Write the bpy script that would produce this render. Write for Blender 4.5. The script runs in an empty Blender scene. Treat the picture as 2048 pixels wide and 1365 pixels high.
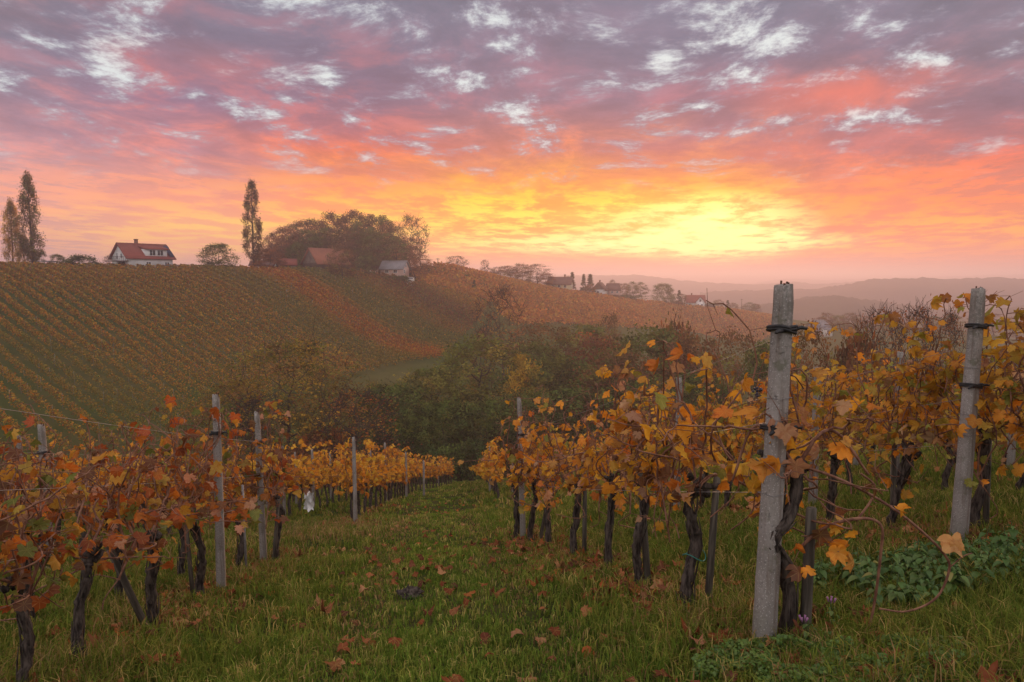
import bpy, math, random
import numpy as np
from mathutils import Vector, Matrix

scene = bpy.context.scene
COL = scene.collection
R = math.radians

# ------------------------------------------------------------------ camera
F = 1365.0                    # focal length in units of the 2048 px wide frame
PITCH = R(5.1)                # camera looks slightly down the slope
cam_data = bpy.data.cameras.new('camera')
cam_data.sensor_width = 36.0
cam_data.lens = 36.0 * F / 2048.0
cam_data.clip_start = 0.05
cam_data.clip_end = 20000.0
cam = bpy.data.objects.new('camera', cam_data)
COL.objects.link(cam)
cam.location = (0, 0, 0)
cam.rotation_euler = (math.pi / 2 - PITCH, 0, 0)
scene.camera = cam
CP, SP = math.cos(PITCH), math.sin(PITCH)

def ray(u, v):
    a, b = (u - 1024.0) / F, (682.5 - v) / F
    return np.array([a, CP + b * SP, -SP + b * CP])

def at(u, v, y):              # real place seen at that spot of the photo, y metres ahead
    d = ray(u, v)
    return d * (y / d[1])

def azel(u, v):
    d = ray(u, v); d = d / np.linalg.norm(d)
    return math.degrees(math.atan2(d[0], d[1])), math.degrees(math.asin(d[2]))

# ------------------------------------------------------------------ render settings
scene.view_settings.view_transform = 'Standard'
scene.view_settings.look = 'None'
scene.view_settings.exposure = 0.0
scene.view_settings.gamma = 1.0
scene.render.engine = 'CYCLES'
cy = scene.cycles
cy.max_bounces = 5; cy.diffuse_bounces = 2; cy.glossy_bounces = 2
cy.transmission_bounces = 4; cy.volume_bounces = 0; cy.transparent_max_bounces = 8
cy.use_denoising = True
cy.use_adaptive_sampling = True; cy.adaptive_threshold = 0.008
cy.sample_clamp_indirect = 6.0

# ------------------------------------------------------------------ node helpers
class NT:
    def __init__(self, tree):
        self.t = tree; tree.nodes.clear()
    def n(self, typ, **kw):
        nd = self.t.nodes.new(typ)
        for k, v in kw.items():
            setattr(nd, k, v)
        return nd
    def l(self, a, b):
        self.t.links.new(a, b)
    def setin(self, sock, v):
        if isinstance(v, bpy.types.NodeSocket): self.l(v, sock)
        elif v is not None:
            sock.default_value = v
    def math(self, op, a, b=None, c=None, clamp=False):
        nd = self.n('ShaderNodeMath', operation=op, use_clamp=clamp)
        self.setin(nd.inputs[0], a)
        if b is not None: self.setin(nd.inputs[1], b)
        if c is not None: self.setin(nd.inputs[2], c)
        return nd.outputs[0]
    def vmath(self, op, a, b=None, out=0):
        nd = self.n('ShaderNodeVectorMath', operation=op)
        self.setin(nd.inputs[0], a)
        if b is not None: self.setin(nd.inputs[1], b)
        return nd.outputs[out]
    def mix(self, fac, a, b, blend='MIX'):
        nd = self.n('ShaderNodeMix', data_type='RGBA', blend_type=blend)
        self.setin(nd.inputs[0], fac); self.setin(nd.inputs[6], a); self.setin(nd.inputs[7], b)
        return nd.outputs[2]
    def ramp(self, fac, stops, interp='LINEAR'):
        nd = self.n('ShaderNodeValToRGB')
        cr = nd.color_ramp; cr.interpolation = interp
        els = cr.elements
        while len(els) < len(stops): els.new(0.5)
        for e, (p, c) in zip(els, sorted(stops, key=lambda s: s[0])):
            e.position = p; e.color = (c[0], c[1], c[2], 1)
        self.setin(nd.inputs[0], fac)
        return nd.outputs[0]
    def smooth(self, x, a, b, lo=0.0, hi=1.0):
        nd = self.n('ShaderNodeMapRange', interpolation_type='SMOOTHSTEP')
        self.setin(nd.inputs[0], x)
        for i, v in zip((1, 2, 3, 4), (a, b, lo, hi)): self.setin(nd.inputs[i], v)
        return nd.outputs[0]
    def lin(self, x, a, b, lo=0.0, hi=1.0):
        nd = self.n('ShaderNodeMapRange')
        self.setin(nd.inputs[0], x)
        for i, v in zip((1, 2, 3, 4), (a, b, lo, hi)): self.setin(nd.inputs[i], v)
        return nd.outputs[0]
    def noise(self, vec, scale, detail=4.0, rough=0.55, dist=0.0, out=0, lac=2.0, dim='3D'):
        nd = self.n('ShaderNodeTexNoise', noise_dimensions=dim)
        if vec is not None: self.l(vec, nd.inputs['Vector'])
        nd.inputs['Scale'].default_value = scale
        nd.inputs['Detail'].default_value = detail
        nd.inputs['Roughness'].default_value = rough
        nd.inputs['Lacunarity'].default_value = lac
        nd.inputs['Distortion'].default_value = dist
        return nd.outputs[out]
    def mapping(self, vec, loc=(0, 0, 0), rot=(0, 0, 0), scale=(1, 1, 1)):
        nd = self.n('ShaderNodeMapping')
        self.l(vec, nd.inputs[0])
        nd.inputs[1].default_value = loc; nd.inputs[2].default_value = rot; nd.inputs[3].default_value = scale
        return nd.outputs[0]
    def comb(self, x, y, z=0.0):
        nd = self.n('ShaderNodeCombineXYZ')
        self.setin(nd.inputs[0], x); self.setin(nd.inputs[1], y); self.setin(nd.inputs[2], z)
        return nd.outputs[0]

def s2l(c):                   # 8 bit sRGB to scene linear
    out = []
    for k in c[:3]:
        k = k / 255.0
        out.append(k / 12.92 if k <= 0.04045 else ((k + 0.055) / 1.055) ** 2.4)
    return tuple(out)

# ------------------------------------------------------------------ sky
SUN_AZ, SUN_EL = 13.5, 3.4
world = bpy.data.worlds.new('World'); scene.world = world
world.use_nodes = True
def build_sky():
    W = NT(world.node_tree)
    tc = W.n('ShaderNodeTexCoord')
    dirv = W.vmath('NORMALIZE', tc.outputs['Generated'])
    sep = W.n('ShaderNodeSeparateXYZ'); W.l(dirv, sep.inputs[0])
    x, y, z = sep.outputs
    deg = 180 / math.pi
    az = W.math('MULTIPLY', W.math('ARCTAN2', x, y), deg)
    el = W.math('MULTIPLY', W.math('ARCSINE', z), deg)
    E0, E1 = -6.0, 30.0
    t = W.lin(el, E0, E1)
    # --- cloud deck coordinates: a flat layer overhead, bands running towards the sunrise
    zz = W.math('ADD', W.math('MAXIMUM', z, 0.0), 0.12)
    px, py = W.math('DIVIDE', x, zz), W.math('DIVIDE', y, zz)
    plane = W.comb(px, py, 0.0)
    rot = W.mapping(plane, rot=(0, 0, R(9)))
    warp = W.noise(W.mapping(rot, scale=(1.2, 0.7, 1)), 1.0, 2, 0.5, 0, 1, dim='2D')
    wv = W.vmath('MULTIPLY', W.vmath('SUBTRACT', warp, (0.5, 0.5, 0.5)), (0.35, 0.35, 0.0))
    pw = W.vmath('ADD', rot, wv)
    nA = W.noise(W.mapping(pw, loc=(3.1, 7.7, 0), scale=(1.0, 0.55, 1)), 1.5, 4, 0.55, dim='2D')         # broad patches
    nB = W.noise(W.mapping(pw, loc=(1.7, 2.2, 0), scale=(1.0, 0.85, 1)), 3.8, 5, 0.62, dim='2D')     # clumps
    z2 = W.math('ADD', W.math('MAXIMUM', z, 0.0), 0.06)
    low_pl = W.mapping(W.comb(W.math('DIVIDE', x, z2), W.math('DIVIDE', y, z2), 0.0), rot=(0, 0, R(14)))
    low_pw = W.vmath('ADD', low_pl, wv)
    nC = W.noise(W.mapping(low_pw, loc=(9.2, 4.4, 0), scale=(1.1, .75, 1)), 2.3, 5, 0.66, dim='2D')  # ripples
    nG = W.noise(W.mapping(pw, loc=(11.0, 5.3, 0), scale=(1.0, 0.95, 1)), 4.0, 7, 0.68, dim='2D')    # holes
    def cols(tab):
        cs = []
        for u, rows in tab:
            stops = []
            for v, c in rows:
                e = azel(u, v)[1]
                stops.append(((e - E0) / (E1 - E0), s2l(c)))
            cs.append((azel(u, 330)[0], W.ramp(t, stops)))
        res = cs[0][1]
        for (a0, _), (a1, c1) in zip(cs[:-1], cs[1:]):
            res = W.mix(W.smooth(az, a0, a1), res, c1)
        return res
    dark = [
     (-20, [(0,(132,130,148)),(100,(136,130,150)),(200,(162,138,158)),(300,(192,150,165)),(400,(210,155,162)),(480,(195,145,160)),(520,(188,150,165)),(560,(185,150,170))]),
     (350, [(0,(132,128,148)),(100,(138,126,148)),(200,(159,126,151)),(300,(195,138,150)),(400,(228,148,142)),(450,(238,165,138)),(500,(238,168,138)),(540,(205,155,160))]),
     (700, [(0,(132,130,149)),(100,(136,124,146)),(200,(149,120,141)),(300,(208,118,118)),(360,(240,140,108)),(400,(248,150,100)),(450,(250,165,90)),(500,(240,160,110)),(540,(225,150,140))]),
     (1050,[(0,(130,130,149)),(100,(136,127,147)),(200,(157,126,143)),(300,(216,132,118)),(350,(246,148,90)),(400,(248,160,60)),(450,(250,168,66)),(490,(252,178,90)),(515,(240,155,115)),(545,(230,150,140))]),
     (1400,[(0,(130,130,150)),(100,(132,127,148)),(200,(154,123,141)),(270,(188,128,138)),(320,(230,132,112)),(360,(246,150,80)),(400,(252,178,56)),(450,(255,205,80)),(490,(255,205,110)),(510,(250,180,110)),(530,(236,152,130)),(550,(222,146,146))]),
     (1700,[(0,(130,130,148)),(100,(133,124,145)),(200,(157,120,133)),(300,(190,118,124)),(350,(212,118,110)),(400,(232,128,98)),(450,(236,132,100)),(500,(228,132,112)),(530,(216,136,130)),(560,(206,140,150))]),
     (2060,[(0,(132,129,146)),(100,(136,124,141)),(200,(144,117,135)),(300,(180,114,120)),(400,(222,122,100)),(450,(226,130,98)),(500,(226,130,108)),(530,(210,130,125)),(560,(186,130,146))]),
    ]
    lit = [
     (-20, [(0,(162,135,147)),(100,(180,134,147)),(200,(209,144,148)),(300,(242,160,152)),(400,(252,170,145)),(450,(252,182,140)),(500,(228,165,150)),(540,(192,150,165))]),
     (350, [(0,(174,125,137)),(100,(187,120,128)),(200,(223,130,125)),(300,(252,150,132)),(400,(255,172,126)),(450,(255,200,120)),(500,(255,192,120)),(540,(216,160,155))]),
     (700, [(0,(157,127,146)),(100,(194,122,128)),(200,(218,120,118)),(300,(255,132,86)),(350,(255,155,78)),(400,(255,190,84)),(450,(255,212,90)),(500,(255,195,110)),(540,(230,155,140))]),
     (1050,[(0,(140,128,147)),(100,(150,125,144)),(200,(193,126,137)),(300,(255,146,96)),(350,(255,178,56)),(400,(255,222,52)),(450,(255,240,96)),(490,(255,244,140)),(515,(252,180,115)),(545,(236,155,140))]),
     (1400,[(0,(138,129,148)),(100,(140,128,148)),(200,(185,125,137)),(300,(255,158,92)),(350,(255,170,70)),(400,(255,236,84)),(450,(255,252,175)),(485,(255,255,225)),(505,(255,235,140)),(522,(246,165,125)),(550,(225,148,145))]),
     (1700,[(0,(139,127,147)),(100,(150,125,142)),(180,(221,130,115)),(250,(206,124,122)),(300,(244,130,104)),(350,(252,140,92)),(400,(255,152,78)),(450,(255,168,80)),(490,(252,174,78)),(520,(236,142,118)),(560,(210,142,150))]),
     (2060,[(0,(142,126,144)),(60,(158,127,140)),(200,(182,120,128)),(280,(238,120,104)),(350,(252,126,84)),(400,(255,142,78)),(440,(255,176,62)),(480,(255,164,78)),(510,(236,136,104)),(560,(192,132,146))]),
    ]
    mA = W.smooth(nA, 0.44, 0.68)
    mB = W.smooth(nB, 0.45, 0.68)
    mC = W.smooth(nC, 0.40, 0.62)
    low = W.smooth(el, 13, 5)                       # ripples show near the horizon, patches above
    upper = W.math('ADD', W.math('MULTIPLY', mA, 0.62), W.math('MULTIPLY', mB, 0.38))
    upper = W.math('MULTIPLY', upper, W.lin(nB, 0.3, 0.6, 0.55, 1.15), clamp=True)
    lower = W.math('ADD', W.math('MULTIPLY', mC, 0.85), W.math('MULTIPLY', mA, 0.22))
    fac = W.math('ADD', W.math('MULTIPLY', upper, W.math('SUBTRACT', 1.0, low)), W.math('MULTIPLY', lower, low), clamp=True)
    D, L = cols(dark), cols(lit)
    c = W.mix(fac, D, L)
    # shading inside the cloud deck
    shade = W.lin(W.math('MULTIPLY_ADD', nG, .45, W.math('MULTIPLY', nB, .6)), 0.36, 0.70, 0.80, 1.13)
    sh = W.mix(W.smooth(el, 4, 12), (1, 1, 1, 1), W.comb(shade, shade, shade))
    c = W.mix(1.0, c, sh, 'MULTIPLY')
    c = W.mix(W.math('MULTIPLY', W.smooth(el, 10, 6), W.smooth(el, -.5, 2)), c, W.mix(1.0, c, (1.24, 1.15, .92, 1), 'MULTIPLY'))
    # pale openings through to the clear morning sky
    ae = W.comb(az, el, 0.0)
    def cone(u, v, su, sv, amp, slope=0.0):          # amp at the spot, falling to 0 at su, sv degrees
        a0, e0 = azel(u, v)
        if slope:
            d = W.mapping(W.vmath('SUBTRACT', ae, (a0, e0, 0)), rot=(0, 0, -math.atan(slope)), scale=(1 / su, 1 / sv, 1))
        else:
            d = W.vmath('MULTIPLY', W.vmath('SUBTRACT', ae, (a0, e0, 0)), (1 / su, 1 / sv, 0))
        r = W.vmath('LENGTH', d, out=1)
        return W.math('MULTIPLY_ADD', r, -amp, amp, clamp=True)
    bl = [(1440,35,5.0,3.8,.74),(1420,158,6.5,1.3,.66),(1560,80,6.5,1.5,.46),(1335,115,2.2,2.8,.56),(655,150,2.6,2.6,.72),(660,190,2.4,.9,.56),
          (1100,30,4.5,1.7,.60,.5),(1030,95,3.0,1.3,.52),(960,168,3.2,1.1,.56),(1040,218,2.4,1.6,.42),(1860,130,8.0,1.0,.62,.50),(1845,185,3,.7,.36,.2),
          (1760,222,3,.7,.38),(100,80,8.0,1.3,.40),(60,30,8,1.4,.34,-.2),(180,10,4.5,1.2,.26),(270,60,6,1.6,.32,-.35),(330,165,3,1.3,.42),(375,188,4.0,.8,.42,-.15),
          (240,155,4,.8,.32),(15,168,3,1.3,.38),(510,238,2.6,.9,.46),(1290,255,2.6,.8,.32),(1410,210,4.5,.7,.34,.15),(900,8,10,1.8,.22)]
    hole = None
    for b in bl:
        g = cone(*b); hole = g if hole is None else W.math('MAXIMUM', hole, g)
    gv = W.math('ADD', W.math('MULTIPLY_ADD', nG, 2.3, -.68), W.math('MULTIPLY', hole, .66))
    hi = W.smooth(el, 6, 12)
    gm = W.math('MULTIPLY', W.smooth(gv, 0.64, 1.08), hi)
    rim = W.math('MULTIPLY', W.smooth(gv, 0.48, 0.80), hi)
    c = W.mix(W.math('MULTIPLY', rim, 0.62), c, s2l((164, 162, 178)) + (1,))
    # the clear sky seen through the openings
    ns = W.n('ShaderNodeTexSky', sky_type='NISHITA', sun_disc=False, sun_elevation=R(SUN_EL), sun_rotation=R(SUN_AZ), air_density=1.0, dust_density=0.5)
    clear = W.mix(0.92, W.mix(1.0, ns.outputs[0], (0.10, 0.10, 0.10, 1), 'MULTIPLY'), (.86, .93, .92, 1))
    c = W.mix(W.math('MULTIPLY', gm, 0.92), c, clear)
    # orange-lit tongues of cloud
    tong = W.math('MAXIMUM', cone(1700, 185, 9.0, 1.9, 1.0, .12), W.math('MAXIMUM', cone(420, 130, 9, 1.9, .6, -.08), cone(1560, 300, 16, 1.7, .6, .15)))
    tong = W.math('MULTIPLY', tong, W.lin(nA, .38, .6, .35, 1.1), clamp=True)
    c = W.mix(W.math('MULTIPLY', tong, 0.8), c, s2l((236, 126, 112)) + (1,))
    # glow where the sun stands behind the cloud
    glow = W.math('ADD', cone(1430, 460, 8.5, 3.2, 1.25), cone(1330, 487, 16, 1.2, 1.35))
    glow = W.math('MULTIPLY', glow, W.lin(nC, .34, .60, .22, 1.15), clamp=True)
    c = W.mix(glow, c, (1.8, 1.45, 0.46, 1))
    # sky outside the photograph: greyer overhead, pale behind the camera, both brightened to fill the foreground
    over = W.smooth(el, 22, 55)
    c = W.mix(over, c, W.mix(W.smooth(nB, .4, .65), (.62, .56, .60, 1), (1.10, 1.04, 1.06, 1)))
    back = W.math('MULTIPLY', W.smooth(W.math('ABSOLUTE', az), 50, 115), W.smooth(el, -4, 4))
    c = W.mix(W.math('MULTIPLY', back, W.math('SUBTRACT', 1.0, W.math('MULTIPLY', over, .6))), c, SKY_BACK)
    c = W.mix(W.smooth(el, -1.0, -5.0), c, (0.10, 0.07, 0.06, 1))
    bg = W.n('ShaderNodeBackground'); W.l(c, bg.inputs[0]); bg.inputs[1].default_value = 1.0
    out = W.n('ShaderNodeOutputWorld'); W.l(bg.outputs[0], out.inputs[0])
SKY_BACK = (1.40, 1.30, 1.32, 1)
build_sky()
world.cycles.sampling_method = 'MANUAL'
world.cycles.sample_map_resolution = 512

# ------------------------------------------------------------------ sun, low and veiled by the cloud
sun_data = bpy.data.lights.new('sun', 'SUN')
sun_data.energy = 2.8; sun_data.angle = R(10); sun_data.color = (1.0, 0.55, 0.28)
sun = bpy.data.objects.new('sun', sun_data); COL.objects.link(sun)
sd = Vector((math.sin(R(SUN_AZ)) * math.cos(R(SUN_EL)), math.cos(R(SUN_AZ)) * math.cos(R(SUN_EL)), math.sin(R(SUN_EL))))
sun.rotation_euler = sd.to_track_quat('Z', 'Y').to_euler()

# ------------------------------------------------------------------ scene helpers
rng = np.random.default_rng(7)
rnd = random.Random(7)

def tag(o, label=None, cat=None, group=None, kind=None):
    if label: o['label'] = label
    if cat: o['category'] = cat
    if group: o['group'] = group
    if kind: o['kind'] = kind
    return o

def empty(name, loc=(0, 0, 0), rz=0.0, sc=1.0):
    o = bpy.data.objects.new(name, None); COL.objects.link(o)
    o.location = loc; o.rotation_euler = (0, 0, rz)
    o.scale = (sc, sc, sc) if not isinstance(sc, tuple) else sc
    o.empty_display_size = 0.2
    return o

def link(name, me, parent=None, mat=None):
    o = bpy.data.objects.new(name, me); COL.objects.link(o)
    if parent is not None: o.parent = parent
    if mat is not None and not me.materials: me.materials.append(mat)
    return o

def np_mesh(name, V, faces, smooth=False, cols=None, vecs=None):
    """faces: list of (N,k) int arrays; cols / vecs: per-vertex colour and leaf coordinates"""
    me = bpy.data.meshes.new(name)
    V = np.asarray(V, dtype=np.float32)
    if not isinstance(faces, (list, tuple)): faces = [faces]
    faces = [np.asarray(f, dtype=np.int32) for f in faces if len(f)]
    nl = sum(f.size for f in faces); nf = sum(len(f) for f in faces)
    me.vertices.add(len(V)); me.vertices.foreach_set('co', V.ravel())
    me.loops.add(nl); me.polygons.add(nf)
    me.loops.foreach_set('vertex_index', np.concatenate([f.ravel() for f in faces]))
    tot = np.concatenate([np.full(len(f), f.shape[1], dtype=np.int32) for f in faces])
    st = np.concatenate([[0], np.cumsum(tot)[:-1]]).astype(np.int32)
    me.polygons.foreach_set('loop_start', st)
    me.polygons.foreach_set('loop_total', tot)
    if smooth: me.polygons.foreach_set('use_smooth', np.ones(nf, dtype=bool))
    me.update(calc_edges=True)
    if cols is not None:
        a = me.attributes.new('tint', 'FLOAT_COLOR', 'POINT')
        c = np.ones((len(V), 4), dtype=np.float32); c[:, :3] = cols
        a.data.foreach_set('color', c.ravel())
    if vecs is not None:
        a = me.attributes.new('leafuv', 'FLOAT_VECTOR', 'POINT')
        a.data.foreach_set('vector', np.asarray(vecs, dtype=np.float32).ravel())
    return me

class MB:
    """collects solids into one mesh"""
    def __init__(self): self.v = []; self.q = []; self.t = []; self.n = 0
    def add(self, V, quads=(), tris=()):
        V = np.asarray(V, dtype=float)
        if len(quads): self.q.append(np.asarray(quads) + self.n)
        if len(tris): self.t.append(np.asarray(tris) + self.n)
        self.v.append(V); self.n += len(V)
    def box(self, c, s, rz=0.0, taper=1.0, bev=0.0):
        x, y, z = [k / 2 for k in s]
        b = bev
        if b <= 0:
            V = [(-x,-y,-z),(x,-y,-z),(x,y,-z),(-x,y,-z),(-x*taper,-y*taper,z),(x*taper,-y*taper,z),(x*taper,y*taper,z),(-x*taper,y*taper,z)]
            Q = [(0,3,2,1),(4,5,6,7),(0,1,5,4),(1,2,6,5),(2,3,7,6),(3,0,4,7)]
            V = np.array(V)
        else:
            ring = [(-x+b,-y),(x-b,-y),(x,-y+b),(x,y-b),(x-b,y),(-x+b,y),(-x,y-b),(-x,-y+b)]
            V = np.array([(p[0],p[1],-z) for p in ring] + [(p[0]*taper,p[1]*taper,z-b) for p in ring] + [(p[0]*taper*(1-b/x),p[1]*taper*(1-b/y),z) for p in ring])
            Q = [(i+k*8,(i+1)%8+k*8,(i+1)%8+8+k*8,i+8+k*8) for k in (0,1) for i in range(8)]
            V = np.vstack([V, [[0,0,z]], [[0,0,-z]]])
            T = [(16+i,16+(i+1)%8,24) for i in range(8)] + [((i+1)%8,i,25) for i in range(8)]
        if rz:
            ca, sa = math.cos(rz), math.sin(rz)
            V = np.column_stack([V[:,0]*ca - V[:,1]*sa, V[:,0]*sa + V[:,1]*ca, V[:,2]])
        self.add(V + np.array(c), Q, T if b > 0 else ())
    def tube(self, pts, radii, n=6, cap=True, jitter=0.0, seed=0):
        pts = np.asarray(pts, dtype=float); m = len(pts)
        radii = np.broadcast_to(np.asarray(radii, dtype=float), (m,))
        tg = np.gradient(pts, axis=0); tg /= np.linalg.norm(tg, axis=1)[:, None] + 1e-9
        up = np.array([0.31, 0.17, 0.93])
        a = np.cross(tg, up); ln = np.linalg.norm(a, axis=1)
        a[ln < 0.1] = np.cross(tg[ln < 0.1], np.array([1.0, 0, 0.1]))
        a /= np.linalg.norm(a, axis=1)[:, None]
        b = np.cross(tg, a)
        th = np.arange(n) * 2 * math.pi / n
        rr = radii[:, None] * np.ones((m, n))
        if jitter:
            rg = np.random.default_rng(seed)
            rr = rr * (1 + jitter * (rg.random((m, n)) * 2 - 1))
        V = pts[:, None, :] + rr[..., None] * (np.cos(th)[None, :, None] * a[:, None, :] + np.sin(th)[None, :, None] * b[:, None, :])
        V = V.reshape(-1, 3)
        i = np.arange(m - 1)[:, None] * n; j = np.arange(n)[None, :]; j2 = (j + 1) % n
        Q = np.stack([i + j, i + j2, i + n + j2, i + n + j], axis=-1).reshape(-1, 4)
        T = []
        if cap:
            V = np.vstack([V, pts[:1], pts[-1:]])
            e = m * n
            T = [((k + 1) % n, k, e) for k in range(n)] + [((m - 1) * n + k, (m - 1) * n + (k + 1) % n, e + 1) for k in range(n)]
        self.add(V, Q, T)
    def poly(self, pts, tri=False):
        self.add(pts, [] if tri else [range(len(pts))], [range(3)] if tri else [])
    def prism(self, prof, y0, y1):            # profile in x,z extruded along y (profile: 3..4+ points, convex)
        k = len(prof)
        V = [(p[0], y0, p[1]) for p in prof] + [(p[0], y1, p[1]) for p in prof]
        Q = [(i, (i + 1) % k, (i + 1) % k + k, i + k) for i in range(k)]
        T = [(0, i + 1, i) for i in range(1, k - 1)] + [(k, k + i, k + i + 1) for i in range(1, k - 1)]
        self.add(V, Q, T)
    def mesh(self, name, smooth=False):
        return np_mesh(name, np.vstack(self.v), ([np.vstack(self.q)] if self.q else []) + ([np.vstack(self.t)] if self.t else []), smooth)
    def build(self, name, mat, parent=None, smooth=False):
        return link(name, self.mesh(name, smooth), parent, mat)

# ------------------------------------------------------------------ materials
def material(name, fn):
    m = bpy.data.materials.new(name); m.use_nodes = True
    fn(NT(m.node_tree)); return m

def out_surface(W, sh):
    o = W.n('ShaderNodeOutputMaterial'); W.l(sh, o.inputs[0]); return o

def principled(W, col, rough=0.8, normal=None, spec=0.3):
    p = W.n('ShaderNodeBsdfPrincipled')
    W.setin(p.inputs['Base Color'], col if isinstance(col, bpy.types.NodeSocket) else tuple(col) + (1,) if len(col) == 3 else col)
    W.setin(p.inputs['Roughness'], rough)
    p.inputs['Specular IOR Level'].default_value = spec
    if normal is not None: W.l(normal, p.inputs['Normal'])
    return p.outputs[0]

def bump(W, h, dist=0.02, strength=0.6):
    b = W.n('ShaderNodeBump'); b.inputs['Strength'].default_value = strength; b.inputs['Distance'].default_value = dist
    W.l(h, b.inputs['Height']); return b.outputs[0]

def simple(name, c1, c2=None, scale=8.0, rough=0.8, bdist=0.0, spec=0.3, stretch=(1, 1, 1)):
    def fn(W):
        tc = W.n('ShaderNodeTexCoord').outputs['Object']
        n = W.noise(W.mapping(tc, scale=stretch), scale, 5, 0.6)
        col = W.mix(W.smooth(n, 0.35, 0.65), tuple(c1) + (1,), tuple(c2 or c1) + (1,))
        out_surface(W, principled(W, col, rough, bump(W, n, bdist) if bdist else None, spec))
    return material(name, fn)

def leaf_mat(name, trans=0.45, veins=False, gloss=0.08):
    """leaf surface: colour per leaf from the mesh, light passes partly through"""
    def fn(W):
        at_ = W.n('ShaderNodeAttribute', attribute_name='tint')
        col = at_.outputs['Color']
        if veins:
            lv = W.n('ShaderNodeAttribute', attribute_name='leafuv').outputs['Vector']
            sp = W.n('ShaderNodeSeparateXYZ'); W.l(lv, sp.inputs[0])
            x, y, s = sp.outputs
            ang = W.math('ARCTAN2', x, W.math('ADD', y, 0.001))
            rad = W.vmath('LENGTH', W.comb(x, y, 0), out=1)
            k = W.math('ABSOLUTE', W.math('SINE', W.math('MULTIPLY', ang, 3.4)))
            vein = W.smooth(W.math('MULTIPLY', k, W.math('ADD', rad, .1)), 0.10, 0.02)
            nn = W.noise(W.vmath('ADD', W.vmath('MULTIPLY', lv, (1, 1, 0)), W.comb(W.math('MULTIPLY', s, 37.0), s, 0)), 2.6, 4, 0.6)
            edge = W.smooth(W.math('ADD', rad, W.math('MULTIPLY', W.math('SUBTRACT', nn, .5), 1.7)), 0.62, 1.05)
            blot = W.smooth(nn, 0.48, 0.68)
            col = W.mix(W.math('MULTIPLY', blot, 0.55), col, W.mix(1.0, col, (0.75, 0.42, 0.30, 1), 'MULTIPLY'))
            col = W.mix(W.math('MULTIPLY', edge, 0.7), col, (0.20, 0.065, 0.018, 1))
            col = W.mix(W.math('MULTIPLY', vein, 0.45), col, W.mix(0.5, col, (0.75, 0.55, 0.16, 1)))
        d = W.n('ShaderNodeBsdfDiffuse'); W.l(col, d.inputs[0])
        t = W.n('ShaderNodeBsdfTranslucent'); W.l(col, t.inputs[0])
        m1 = W.n('ShaderNodeMixShader'); m1.inputs[0].default_value = trans
        W.l(d.outputs[0], m1.inputs[1]); W.l(t.outputs[0], m1.inputs[2])
        sh = m1.outputs[0]
        if gloss:
            g = W.n('ShaderNodeBsdfGlossy'); g.inputs['Roughness'].default_value = 0.5; g.inputs[0].default_value = (.8, .8, .8, 1)
            m2 = W.n('ShaderNodeMixShader'); m2.inputs[0].default_value = gloss
            W.l(sh, m2.inputs[1]); W.l(g.outputs[0], m2.inputs[2]); sh = m2.outputs[0]
        out_surface(W, sh)
    return material(name, fn)

M = {}
M['vine_leaf'] = leaf_mat('vine_leaf', 0.45, True, 0.015)
M['leaf'] = leaf_mat('leaf', 0.35, False, 0.0)
M['grass'] = leaf_mat('grass', 0.30, False, 0.0)
M['dead_leaf'] = leaf_mat('dead_leaf', 0.10, True, 0.0)
M['nettle'] = leaf_mat('nettle', 0.25, False, 0.03)
M['bark'] = simple('bark', (.030, .021, .017), (.085, .062, .050), 14, .95, .03, .1, (1, 1, .25))
M['vine_bark'] = simple('vine_bark', (.020, .015, .013), (.105, .082, .068), 38, .95, .014, .15, (1, 1, .22))
M['cane'] = simple('cane', (.12, .046, .028), (.26, .125, .075), 26, .7, .002, .3, (1, 1, .4))
M['stake'] = simple('stake', (.055, .047, .038), (.17, .145, .115), 24, .9, .006, .15, (1, 1, .10))
M['rubber'] = simple('rubber', (.012, .011, .012), (.03, .028, .028), 40, .6, .002, .4)
M['wire'] = simple('wire', (.16, .15, .15), (.26, .24, .23), 30, .5, 0, .5)
M['rust'] = simple('rust', (.05, .022, .014), (.10, .05, .03), 40, .9, .002, .2)
M['green_tie'] = simple('green_tie', (.01, .16, .13), (.02, .22, .18), 30, .5, 0, .4)

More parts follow.
